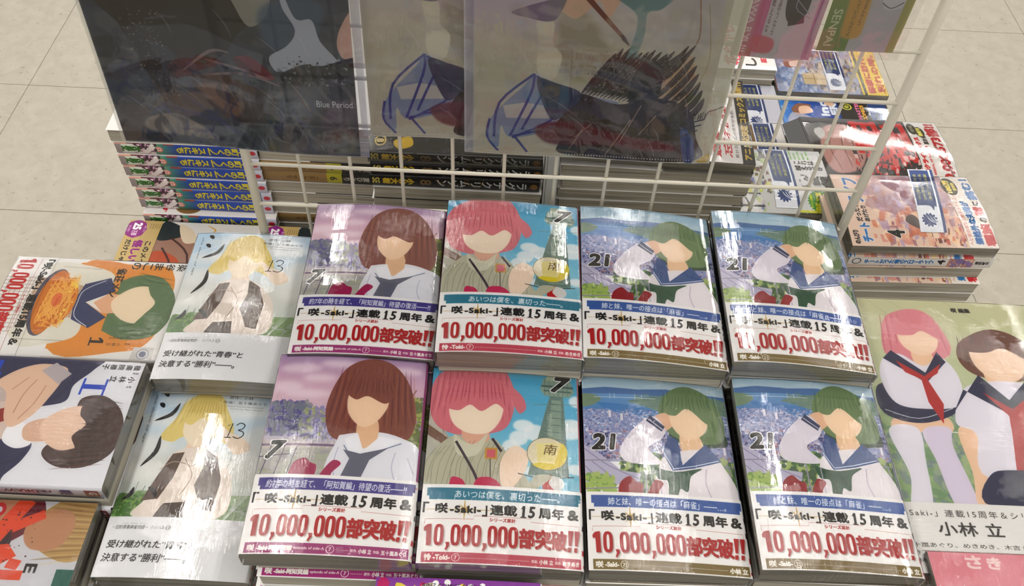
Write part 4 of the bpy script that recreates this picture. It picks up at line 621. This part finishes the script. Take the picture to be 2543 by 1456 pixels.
def film(name, sx, sy, strength, base=0.03):
    """thin clear shrink film: mostly transparent, creased and shiny"""
    m, N, L, P = nodes(name); out = N['Material Output']; N.remove(P)
    tr = N.new('ShaderNodeBsdfTransparent'); tr.inputs[0].default_value = (.975, .975, .975, 1); gl = N.new('ShaderNodeBsdfGlossy'); gl.inputs['Roughness'].default_value = .03; gl.inputs['Color'].default_value = (1, 1, 1, 1)
    tc = N.new('ShaderNodeTexCoord'); mp = N.new('ShaderNodeMapping'); mp.inputs['Scale'].default_value = (sx, sy, 20); mp.inputs['Rotation'].default_value = (0, 0, .5)
    n = N.new('ShaderNodeTexNoise'); n.inputs['Scale'].default_value = 1; n.inputs['Detail'].default_value = 4; n.inputs['Distortion'].default_value = 1.5
    m2 = N.new('ShaderNodeMapping'); m2.inputs['Scale'].default_value = (14, 10, 10); n2 = N.new('ShaderNodeTexNoise'); n2.inputs['Scale'].default_value = 1; n2.inputs['Detail'].default_value = 1
    oi = N.new('ShaderNodeObjectInfo'); ad = N.new('ShaderNodeVectorMath'); ad.operation = 'ADD'; L.new(tc.outputs['Object'], ad.inputs[0]); L.new(oi.outputs['Random'], ad.inputs[1])
    b = N.new('ShaderNodeBump'); b.inputs['Strength'].default_value = strength; b.inputs['Distance'].default_value = .0009
    b2 = N.new('ShaderNodeBump'); b2.inputs['Strength'].default_value = .5; b2.inputs['Distance'].default_value = .0022
    n3 = N.new('ShaderNodeTexNoise'); n3.inputs['Scale'].default_value = 16; n3.inputs['Detail'].default_value = 3; r3 = N.new('ShaderNodeMapRange'); r3.inputs[1].default_value = .46; r3.inputs[2].default_value = .72; r3.inputs[3].default_value = .03; r3.inputs[4].default_value = 1.0
    mu = N.new('ShaderNodeMath'); mu.operation = 'MULTIPLY'; L.new(n3.outputs['Fac'], r3.inputs[0]); L.new(r3.outputs[0], mu.inputs[1])
    for a_, b_ in ((ad.outputs[0], mp.inputs[0]), (mp.outputs[0], n.inputs[0]), (ad.outputs[0], m2.inputs[0]), (m2.outputs[0], n2.inputs[0]), (n2.outputs['Fac'], b2.inputs['Height']), (n.outputs['Fac'], mu.inputs[0]), (mu.outputs[0], b.inputs['Height']), (ad.outputs[0], n3.inputs[0]), (b2.outputs[0], b.inputs['Normal']), (b.outputs[0], gl.inputs['Normal'])): L.new(a_, b_)
    fr = N.new('ShaderNodeFresnel'); fr.inputs['IOR'].default_value = 1.45; L.new(b.outputs[0], fr.inputs['Normal'])
    a = N.new('ShaderNodeMath'); a.operation = 'ADD'; a.inputs[1].default_value = base; a.use_clamp = True; L.new(fr.outputs[0], a.inputs[0])
    mx = N.new('ShaderNodeMixShader'); L.new(a.outputs[0], mx.inputs[0]); L.new(tr.outputs[0], mx.inputs[1]); L.new(gl.outputs[0], mx.inputs[2]); L.new(mx.outputs[0], out.inputs['Surface']); return m
EDGE = paper_edge(); BACK = plain('cover_back', (214, 212, 208), .4)
FILM = film('shrink_film', 420, 60, .8, .05); FILM2 = film('shrink_film_crinkled', 60, 420, 1.0, .05)
METAL = plain('cream_enamel', (206, 200, 184), .35); PLASTIC = plain('white_plastic', (196, 198, 196), .35); WOOD = plain('grey_laminate', (120, 116, 108), .5)

# ------------------------------------------------------------------ floor and display tables
def tile_mat(k):
    m, N, L, P = nodes('vinyl_floor'); tc = N.new('ShaderNodeTexCoord'); n = N.new('ShaderNodeTexNoise'); n.inputs['Scale'].default_value = 24; n.inputs['Detail'].default_value = 10; n.inputs['Roughness'].default_value = .7; n.inputs['Distortion'].default_value = .6
    r = N.new('ShaderNodeValToRGB'); r.color_ramp.elements[0].position = .3; r.color_ramp.elements[1].position = .66
    r.color_ramp.elements[0].color = lin((166, 160, 147)); r.color_ramp.elements[1].color = lin((182, 175, 161))
    n2 = N.new('ShaderNodeTexNoise'); n2.inputs['Scale'].default_value = 60; n2.inputs['Detail'].default_value = 3; r2 = N.new('ShaderNodeValToRGB'); r2.color_ramp.elements[0].position = .27; r2.color_ramp.elements[0].color = (.72, .70, .66, 1); r2.color_ramp.elements[1].position = .36; r2.color_ramp.elements[1].color = (1, 1, 1, 1)
    mx = N.new('ShaderNodeMix'); mx.data_type = 'RGBA'; mx.blend_type = 'MULTIPLY'; mx.inputs[0].default_value = 1
    for a, b in ((tc.outputs['Object'], n.inputs[0]), (tc.outputs['Object'], n2.inputs[0]), (n.outputs['Fac'], r.inputs[0]), (n2.outputs['Fac'], r2.inputs[0]), (r.outputs[0], mx.inputs[6]), (r2.outputs[0], mx.inputs[7]), (mx.outputs[2], P.inputs['Base Color'])): L.new(a, b)
    P.inputs['Roughness'].default_value = .42; P.inputs['Specular IOR Level'].default_value = .3; return m
TM = tile_mat(0); JOINT = plain('floor_joint', (128, 118, 106), .8)
TX, TY = .4655, .4535
fl = obj('floor', box('floor', -6, 6, -4, 8, -.02, -.0015), JOINT); fl['kind'] = 'structure'
tme = box('floor_tile', -TX / 2 + .0006, TX / 2 - .0006, -TY / 2 + .0006, TY / 2 - .0006, -.004, 0, .0005)
X0 = 1.070; Y0 = 1.457
for i in range(-8, 5):
    for j in range(-2, 8):
        t_ = obj('floor_tile', tme, TM, fl, (X0 - TX / 2 + i * TX, Y0 - TY / 2 + j * TY, 0))
def table(name, label, x0, x1, y0, y1, z):
    o = thing(name, label, 'table', ((x0 + x1) / 2, (y0 + y1) / 2, 0)); w, d = (x1 - x0) / 2, (y1 - y0) / 2
    obj('tabletop', box('tabletop', -w, w, -d, d, z - .025, z, .002), WOOD, o)
    for sx in (-1, 1):
        for sy in (-1, 1): obj('leg', box('leg', sx * (w - .03) - .015, sx * (w - .03) + .015, sy * (d - .03) - .015, sy * (d - .03) + .015, 0, z - .025), METAL, o)
ZT1, ZT2 = .743, .53
table('display_table', 'grey laminate display table hidden under the front rows of comics', -.50, .50, .05, .635, ZT1)
table('display_table', 'lower grey display table behind the wire rack, under the rear stacks', -.45, .55, .665, 1.36, ZT2)

for x0_, x1_, y0_, y1_, n_ in ((-.145, .040, .715, .832, 'the black-spined comics'), (.066, .262, .742, .875, 'the thick white comics')):
    q = thing('riser_box', 'grey riser box hidden beneath ' + n_, 'box', ((x0_ + x1_) / 2, (y0_ + y1_) / 2, ZT2)); a_, b_ = (x1_ - x0_) / 2, (y1_ - y0_) / 2
    obj('body', box('body', -a_, a_, -b_, b_, 0, Z0 - .829 - ZT2, .002), WOOD, q); obj('lid', box('lid', -a_ - .001, a_ + .001, -b_ - .001, b_ + .001, Z0 - .829 - ZT2, Z0 - .8235 - ZT2, .001), WOOD, q)
ce = obj('ceiling', box('ceiling', -6, 6, -4, 8, 2.9, 2.95), plain('ceiling_board', (226, 224, 218), .8)); ce['kind'] = 'structure'
# ------------------------------------------------------------------ books
_mesh = {}
def sheet(name, w, y0, y1, t, off, bul, tilt, ny, closed=False, h=.182, uvs=True, ends=False):
    """a wrap seen in cross-section: front, round spine, back; extruded along the book's height"""
    r = min(.003, t * .3); P = []
    nx = 9
    def dz(u): return bul * 4 * u * (1 - u) * (1.35 - .7 * u) + tilt * (.5 - u)
    for i in range(nx + 1):
        x = -w / 2 + (w - r) * i / nx; P.append((x, t + off + dz((x + w / 2) / w), 0))
    for k in range(1, 4):
        a = PI / 2 * (1 - k / 3); P.append((w / 2 - r + (r + off) * math.cos(a), t - r + (r + off) * math.sin(a) + dz(1), 1 if k > 1 else 0))
    for k in range(1, 4):
        a = -PI / 2 * k / 3; P.append((w / 2 - r + (r + off) * math.cos(a), r + (r + off) * math.sin(a), 1))
    P.append((-w / 2, -off, 2))
    if closed: P.append((P[0][0] - .0004, -off, 2)); P.append((P[0][0] - .0004, P[0][1] - .0004, 2)); P.append((P[0][0], P[0][1], 2))
    V = []; F = []; U = []; MI = []; n = len(P)
    for j in range(ny + 1):
        y = y0 + (y1 - y0) * j / ny
        V += [(p[0], y, p[1]) for p in P]
    for j in range(ny):
        for i in range(n - 1):
            a = j * n + i; F.append((a, a + n, a + n + 1, a + 1)[::-1]); k = P[i + 1][2]; MI.append(k if i > nx - 1 else 0)
            for q in F[-1]:
                x, y, z = V[q]
                if MI[-1] == 1: U.append((1 - max(0, min(1, z / t)), y / h + .5))
                else: U.append((x / w + .5, y / h + .5))
    if ends:
        for s_, base in ((1, 0), (-1, ny * n)):
            V += [V[base + i] for i in range(n)]; f = [len(V) - n + i for i in range(n)]; F.append(tuple(f[::-1] if s_ > 0 else f)); MI.append(2); U += [(0, 0)] * n
    return mesh(name, V, F, U, MI, True)
def block(w, h, t, bul, tilt):
    V = []; nx = 8; i0 = .0012
    def dz(u): return bul * 4 * u * (1 - u) * (1.35 - .7 * u) + tilt * (.5 - u)
    pr = [(-w / 2 + i0 + (w - 2 * i0 - .0005) * i / nx, t - .0004 + dz(i / nx)) for i in range(nx + 1)] + [(w / 2 - .0015, .0004), (-w / 2 + i0 + .0006, .0004)]
    n = len(pr)
    for y in (-h / 2 + .0012, h / 2 - .0012): V += [(x, y, z) for x, z in pr]
    F = [(i, i + n, (i + 1) % n + n, (i + 1) % n)[::-1] for i in range(n)] + [tuple(range(n)), tuple(range(n, 2 * n))[::-1]]
    return mesh('page_block', V, F)
B6 = (.128, .182, .0175)
KIND = {}
def kind(k, art, sp, dims=B6, obi=0, thick=None, noun='comic'):
    f = printed('print_' + k, art) if isinstance(art, Print) else art; s = printed('spine_' + k, sp) if isinstance(sp, Print) else sp
    KIND[k] = (f, s, dims, obi)
def book(k, x, y, z, a, label, group=None, bul=0.0, tilt=0.0, wrap=None, face=1, ry=0, rx=0, slip=None, cat='book', t=None, name='comic_book', top=False):
    """z is the height of the book's front cover (m above the floor), face=-1 lays it on its front"""
    f, s, (w, h, th), obi = KIND[k]; t = t or th
    if face > 0: o = thing(name, label, cat, (x, y, z - t), a, group, ry, rx)
    else: o = thing(name, label, cat, (x, y, z), a, group); o.rotation_euler = (0, PI, a)
    if face < 0:
        o.rotation_euler = (Matrix.Rotation(a, 3, 'Z') @ Matrix.Rotation(PI, 3, 'Y')).to_euler()
    key = (k, round(t, 4), bul, tilt)
    if key not in _mesh:
        d = {'page_block': (block(w, h, t, bul, tilt), [EDGE]), 'cover': (sheet('cover', w, -h / 2, h / 2, t, 0, bul, tilt, 1, h=h), [f, s, BACK])}
        if obi: d['obi_band'] = (sheet('obi_band', w, -h / 2 - .0002, -h / 2 + obi, t, .0006, bul, tilt, 1, h=h), [f, s, BACK])
        _mesh[key] = d
    for n_, (me, mt) in _mesh[key].items(): obj(n_, me, mt, o)
    if wrap:
        kk = key + ('w', wrap)
        if kk not in _mesh: _mesh[kk] = sheet('shrink_wrap', w, -h / 2 - .0004, h / 2 + .0003, t, .0010, bul, tilt, 1, closed=True, h=h, ends=True)
        me = _mesh[kk]; obj('shrink_wrap', me, [FILM2 if wrap == 2 else FILM] * 3, o)
    if slip is not None:
        x0, yc, rot = slip; n = 8; V = []; F = []; U = []
        def dz(u): return bul * 4 * u * (1 - u) * (1.35 - .7 * u) + tilt * (.5 - u)
        for i in range(n + 1):
            xx = x0 + .118 * i / n
            for sgn in (-1, 1):
                yy = yc + rot * (i / n - .5) + sgn * .0165
                V.append((xx, yy, t + .0009 + dz(xx / w + .5)))
        for i in range(n):
            F.append((2 * i, 2 * i + 2, 2 * i + 3, 2 * i + 1))
            U += [(1, i / n), (1, (i + 1) / n), (0, (i + 1) / n), (0, i / n)]
        me = mesh('promotional_slip', V, F, U, None, True); q = obj('promotional_slip', me, [SLIP], o); q['label'] = 'navy and white promotional slip with yellow writing'
    return o
ORD = ['topmost', 'second from top', 'third from top', 'fourth from top', 'fifth from top', 'sixth from top', 'seventh from top', 'eighth from top', 'ninth from top', 'tenth from top', 'eleventh from top', 'twelfth from top', 'thirteenth from top', 'fourteenth from top', 'fifteenth from top', 'sixteenth from top']
def stack(k, x, y, z, a, desc, where, group, base, top=None, jit=.002, rows=None, seed=0, t=None):
    """books of one pile, from the top down; rows overrides single books: index -> dict(dx, dy, face, k, a)"""
    R = random.Random(seed); rows = rows or {}; top = top or {}; zz = z; yy = y; th0 = t or KIND[k][2][2]; n = max(1, round((z - base) / (th0 + .0004))); t = (z - base) / n - .0004
    for i in range(n):
        r = dict(rows.get(i, {})); kk = r.pop('k', k); th = t
        dx = r.pop('dx', R.uniform(-jit, jit) if i else 0); dy = r.pop('dy', R.uniform(-jit, jit) if i else 0); da = r.pop('da', R.uniform(-.008, .008) if i else 0); d_ = r.pop('desc', desc); gap = r.pop('gap', 0) * 0; r.pop('t', None)
        if i == 0: r = {**{k_: v_ for k_, v_ in top.items() if k_ != 't'}, **r}
        zz -= gap; book(kk, x + dx, y + dy, zz, a + da, f'{d_}, {ORD[i]} {where}', group, t=th, **r); zz -= th + .0004
    return zz
r90 = PI / 2
plainsp = {c: spine(c) for c in ('plain', 'dark')}
PS = printed('spine_plain', plainsp['plain']); DS = printed('spine_dark', plainsp['dark'])
kind('violet', art_violet(), spine('violet', 17.5), obi=.066); kind('rose', art_rose(), spine('rose', 17.5), obi=.066); kind('bay', art_bay(), spine('bay', 17.5), obi=.066)
kind('pale', art_pale(), PS, obi=.053); kind('orange', art_orange(), PS, obi=.042); kind('white', art_white(), spine('draw', 17.5)); kind('maroon', art_maroon(), PS)
kind('kraft', art_kraft(), PS, obi=.045); kind('album', art_album(), PS, (.210, .297, .014), obi=.065); kind('quartet', art_quartet(), spine('pale', 18), (.128, .182, .018), obi=.036)
kind('trial', art_trial(), PS, obi=.048); kind('red', art_red(), DS, (.148, .210, .02), obi=.05); kind('night', art_night(), DS, (.128, .186, .016), obi=.084)
kind('farewell', art_farewell(), spine('gold', 24), (.130, .190, .024), obi=.044); kind('script', art_script(), DS, (.148, .210, .0165), obi=.066)
kind('slipcover', art_misc(0), PS); kind('brown', art_misc(1), PS); kind('flower', art_misc(2), PS); kind('dots', art_misc(3), PS); kind('pink', art_misc(4), PS)
cm = printed('print_comic', art_misc(1)); kind('comic', cm, spine('comic', 19), (.128, .182, .0187)); kind('black', printed('print_black', art_black()), spine('black', 17), (.128, .182, .0165)); kind('tan', DS, spine('tan', 18), (.128, .182, .0187))
SLIP = printed('slip_print', art_slip())

def Z(z): return z + Z0
# front two rows, seen upright
P1 = 'stack'
stack('pale', -.258, .375, Z(-.730), .0, 'pale number 13 comic with white obi', 'of front left stack', 'number 13 comics', ZT1+.0005, dict(bul=.003, wrap=1), .002, seed=1)
stack('pale', -.250, .549, Z(-.700), .0, 'pale number 13 comic with white obi', 'of back row left stack', 'number 13 comics', ZT1+.0005, dict(bul=.003, wrap=1), .002, seed=2)
stack('violet', -.122, .367, Z(-.654), .007, 'violet number 7 comic with purple obi', 'of its front row stack', 'violet number 7 comics', ZT1+.0005, dict(bul=.004, tilt=.003, wrap=1), .001, {1: dict(dx=.006, dy=.004), 2: dict(dx=.008, dy=-.002), 3: dict(dx=.006, dy=.002)}, seed=3)
stack('violet', -.118, .548, Z(-.650), .012, 'violet number 7 comic with purple obi', 'of its back row stack', 'violet number 7 comics', ZT1+.0005, dict(bul=.004, tilt=.003, wrap=1), .002, seed=4)
stack('rose', .010, .369, Z(-.664), .002, 'sky-blue number 7 comic with teal strip', 'of its front row stack', 'sky-blue number 7 comics', ZT1+.0005, dict(bul=.003, tilt=.004, wrap=1), .002, seed=5)
stack('rose', .0115, .543, Z(-.632), .004, 'sky-blue number 7 comic with teal strip', 'of its back row stack', 'sky-blue number 7 comics', ZT1+.0005, dict(bul=.004, tilt=.003, wrap=1), .002, seed=6)
stack('bay', .1415, .371, Z(-.670), .006, 'number 21 bay city comic', 'of front row stack beside sky-blue comics', 'number 21 comics', ZT1+.0005, dict(bul=.003, tilt=.006, wrap=1), .002, seed=7)
stack('bay', .140, .545, Z(-.638), -.010, 'number 21 bay city comic', 'of back row stack beside sky-blue comics', 'number 21 comics', ZT1+.0005, dict(bul=.0035, tilt=.010, wrap=1), .002, seed=8)
stack('bay', .274, .374, Z(-.664), .004, 'number 21 bay city comic', 'of front row stack beside large album', 'number 21 comics', ZT1+.0005, dict(bul=.004, tilt=.006, wrap=1), .002, seed=9)
stack('bay', .2705, .549, Z(-.640), -.006, 'number 21 bay city comic', 'of rightmost back row stack', 'number 21 comics', ZT1+.0005, dict(bul=.0045, tilt=.010, wrap=1), .002, seed=10)
# sideways comics at the left
stack('orange', -.421, .570, Z(-.742), -r90, 'orange and white comic with noodle plate', 'of its sideways pile', 'orange noodle comics', ZT1+.0005, dict(bul=.003, wrap=1), seed=11)
stack('white', -.4125, .410, Z(-.697), -r90 - .01, 'white comic with blue numeral one', 'of its sideways pile', 'white comics with blue numeral', ZT1+.0005, dict(bul=.002, wrap=1), .0015, {1: dict(face=-1, dy=.0), 2: dict(dx=-.002)}, seed=12)
stack('maroon', -.423, .281, Z(-.722), -r90, 'maroon comic with big orange lettering', 'of pile at bottom left', 'maroon comics with orange lettering', ZT1+.0005, dict(bul=.003, wrap=1), seed=13)
for k_, (x_, w_) in enumerate(((-.419, 'of pile behind the orange comic'), (-.232, 'of pile behind left rack post'))):
    stack('kraft', x_, .797, Z(-.920), -r90, 'brown comic with kraft obi', w_, 'kraft obi comics', ZT2+.0005, dict(bul=.002), seed=14 + k_)
stack('album', .448, .459, Z(-.72), 0, 'large cream-green art album', 'of pile at right', 'large art albums', ZT1 + .0005, dict(bul=.001, wrap=2), seed=18)
stack('pink', .433, .2355, Z(-.712), 0, 'pink comic', 'of pile at bottom right corner', 'pink comics', ZT1 + .0005, dict(wrap=1), seed=19)
stack('dots', -.0205, .183, Z(-.682), 0, 'purple comic with red dots', 'of pile at bottom edge', 'purple dotted comics', ZT1+.0005, dict(bul=.002), seed=20)
# piles behind the wire rack, left to right
stack('comic', -.414, .940, Z(-.772), -r90, 'blue-spined comic with yellow title', 'of far left rear stack', 'blue-spined comics', ZT2+.0005, dict(face=-1), .0012,
      {1: dict(dx=.004), 2: dict(dx=.004), 3: dict(dx=.0045), 4: dict(dx=.007), 5: dict(dx=.010), 6: dict(dx=.009), 7: dict(dx=.012, dy=-.011, gap=.001), 8: dict(dx=.011, dy=-.010)}, seed=21)
stack('tan', -.229, .944, Z(-.756), -r90, 'black and tan comic', 'of rear stack beside blue spines', 'tan-spined comics', ZT2+.0005, dict(face=-1), .0012,
      {1: dict(face=-1), 2: dict(face=-1), 3: dict(), 4: dict(), 5: dict(face=-1), 6: dict(face=-1), 7: dict(face=-1), 8: dict(dx=.0), 9: dict(face=-1)}, seed=22)
stack('black', -.051, .771, Z(-.634), -r90, 'black-spined comic with white title', 'of centre rear stack', 'black-spined comics', Z(-.823), dict(wrap=1), .0012,
      {3: dict(face=-1, dx=.002), 4: dict(face=-1), 5: dict(face=-1), 6: dict(face=-1), 7: dict(face=-1), 8: dict(face=-1)}, seed=23)
stack('script', .167, .810, Z(-.653), r90, 'thick white comic', 'of rear stack right of white bracket', 'white magazine comics', Z(-.823), dict(wrap=2, bul=.001), .0015, {0: dict(da=-.035, dx=0, dy=0)}, seed=24)
# right-hand rear piles
stack('quartet', .518, .826, Z(-.800), r90 + .03, 'bright fantasy comic with numeral 4', 'of right rear stack', 'bright comics with numeral 4', ZT2+.0005, dict(bul=.004, wrap=1, slip=(-.042, -.024, -.018)), .002,
      {1: dict(face=-1, dx=.004, dy=.001), 2: dict(dx=-.001, dy=.0), 3: dict(dx=-.001, dy=-.009), 4: dict(dx=-.001, dy=-.008), 5: dict(dx=-.003, dy=-.009), 6: dict(dx=-.004, dy=-.009), 7: dict(dx=-.002, dy=-.008), 8: dict(dx=-.002, dy=-.008), 9: dict(dx=-.002, dy=-.008), 10: dict(dx=-.002, dy=-.008)}, seed=25)
stack('trial', .354, .924, Z(-.850), r90, 'white comic with green starburst badge', 'of its rear pile', 'starburst badge comics', ZT2+.0005, dict(bul=.007, wrap=2, slip=(-.056, -.028, 0)), seed=26)
stack('red', .560, 1.046, Z(-.895), r90, 'black and red comic with white obi', 'of its rear pile', 'red lettering comics', ZT2+.0005, dict(bul=.008, wrap=2), seed=27)
stack('night', .553, 1.190, Z(-.965), r90, 'blue and black comic', 'of pile behind red comics', 'blue and black comics', ZT2+.0005, dict(bul=.002, wrap=1), seed=28)
stack('farewell', .5535, 1.3215, Z(-.952), r90, 'hardcover with yellow obi', 'of farthest right pile', 'yellow obi hardcovers', ZT2+.0005, dict(wrap=2, slip=(-.056, -.013, 0)), 0, {1: dict(face=-1)}, seed=29)
stack('brown', .341, 1.062, Z(-.915), r90, 'white comic with brown patch', 'of pile behind starburst comics', 'brown patch comics', ZT2+.0005, dict(wrap=1, bul=.003, slip=(-.056, -.060, 0)), seed=30)
stack('slipcover', .357, 1.192, Z(-.940), r90, 'lavender comic', 'of pile before farthest white stack', 'lavender comics', ZT2+.0005, dict(wrap=1, bul=.003, slip=(-.056, -.050, 0)), seed=31)
stack('flower', .358, 1.3255, Z(-.914), r90, 'white comic with red writing', 'of farthest white stack', 'small white comics', ZT2+.0005, dict(), seed=32)
BLK = plain('black_cover', (30, 28, 30), .3); KIND['ink'] = (BLK, BLK, B6, 0)
b_ = book('ink', .443, 1.050, Z(-.872), 0, 'black book lying on edge between white and red comics', None, t=.02, name='black_book'); b_.scale = (.22, .38, 1); b_.rotation_euler = (0, -.5, .1)
# ------------------------------------------------------------------ wire mesh rack
G = thing('wire_rack', 'cream wire mesh display rack standing between front rows and rear stacks', 'rack', (0, .6455, 0))
ztop = Z(-.10)
for x_ in (-.2463, .3452): obj('post', rod('post', (x_, 0, ZT1 - .04), (x_, 0, ztop), .0045, 16), METAL, G)
for i in range(1, 12):
    x_ = -.2463 + .0493 * i; obj('wire', rod('wire', (x_, .0012, ZT1 - .02), (x_, .0012, ztop - .01), .0018, 8), METAL, G)
for j in range(-4, 10):
    z_ = Z(-.6012) + j * .0533; obj('wire', rod('wire', (-.2463, -.0020, z_), (.3452, -.0020, z_), .0019, 8), METAL, G)
G.rotation_euler = (0, 0, 0)
for x_ in (-.2463, .3452): obj('foot', box('foot', x_ - .012, x_ + .012, -.006, .012, ZT2, ZT1 - .03, .002), METAL, G)
br = thing('shelf_bracket', 'white plastic upright bracket between the black-spined and white magazine stacks', 'bracket', (.0505, .725, ZT2))
hb = Z(-.615) - ZT2
obj('channel', box('channel', -.0055, .0055, -.010, .010, 0, hb, .001), PLASTIC, br); obj('flange', box('flange', -.0075, -.0055, -.013, .012, 0, hb - .012, .0005), PLASTIC, br); obj('flange', box('flange', .0055, .0072, -.013, .012, 0, hb - .006, .0005), PLASTIC, br); obj('clip', box('clip', -.0055, .0055, -.013, -.010, hb - .018, hb - .006, .0005), PLASTIC, br)
# ------------------------------------------------------------------ clear files and pouches hanging on the rack
def hanging(name, label, cat, grp, x, y, zb, w, h, mat, rot=0, part='printed_sheet', wave=.0012, margin=.0, filmm=None, seed=0, yaw=0, hx=.5):
    o = thing(name, label, cat, (x, y, zb), yaw, grp); o.rotation_euler = (0, rot, yaw); nx, ny = 16, 20; V = []; F = []; U = []; R = random.Random(seed); ph = [R.uniform(0, 6) for _ in range(4)]
    def yy(u, v): return wave * (math.sin(5 * u + 3 * v + ph[0]) + .6 * math.sin(9 * u - 5 * v + ph[1])) * (1.2 - v * .6)
    for lay in (0, 1):
        for j in range(ny + 1):
            for i in range(nx + 1):
                u, v = i / nx, j / ny; V.append((w * u, yy(u, v) + lay * .0008, h * v))
    n = (nx + 1) * (ny + 1)
    for j in range(ny):
        for i in range(nx):
            a = j * (nx + 1) + i; F.append((a, a + 1, a + nx + 2, a + nx + 1)); U += [(i / nx, j / ny), ((i + 1) / nx, j / ny), ((i + 1) / nx, (j + 1) / ny), (i / nx, (j + 1) / ny)]
    obj(part, mesh(part, V[:n], F, U, None, True), [mat], o)
    V2 = [(p[0] + (p[0] / w - .5) * 2 * margin, p[1] - .0009, p[2] + (p[2] / h - .7) * margin * 1.6) for p in V[:n]]
    obj('clear_front', mesh('clear_front', V2, F, U, None, True), [filmm or FILMF], o)
    hk = obj('hook', rod('hook', (w * hx, -.004, h - .004), (w * hx, .6455 - y - .004, h + .004), .0012, 8), METAL, o)
    return o
FILMF = film('file_film', 60, 22, .5, .015); FILMP = film('pouch_film', 90, 50, 1.0, .14)
fa = [printed('file_print_dark', art_folder(0), .3, True), printed('file_print_light', art_folder(1), .3, True)]
hanging('clear_file', 'dark blue-black painterly clear file with white lettering, hanging at left', 'folder', 'clear files on the rack', -.341, .612, Z(-.5515), .220, .310, fa[0], .028, seed=1, hx=.3)
hanging('clear_file', 'pale painterly clear file hanging in the middle, half covered by others', 'folder', 'clear files on the rack', -.128, .626, Z(-.544), .220, .310, fa[1], .008, seed=2, hx=.12)
hanging('clear_file', 'pale painterly clear file with black chalk strokes, hanging at right', 'folder', 'clear files on the rack', -.036, .614, Z(-.5485), .220, .310, fa[1], -.002, seed=3, hx=.8)
pc = [printed('pouch_card_pink', art_card(0), .4), printed('pouch_card_green', art_card(1), .4)]
hanging('keychain_pouch', 'clear pouch with pink and white card, left of the two pouches', 'pouch', 'pouches on the rack', .1795, .622, Z(-.4385), .064, .110, pc[0], .01, 'backing_card', .0006, .006, FILMP, 4)
hanging('keychain_pouch', 'clear pouch with green and white card, beside the right rack post', 'pouch', 'pouches on the rack', .2455, .620, Z(-.4275), .0625, .110, pc[1], .0, 'backing_card', .0006, .006, FILMP, 5)
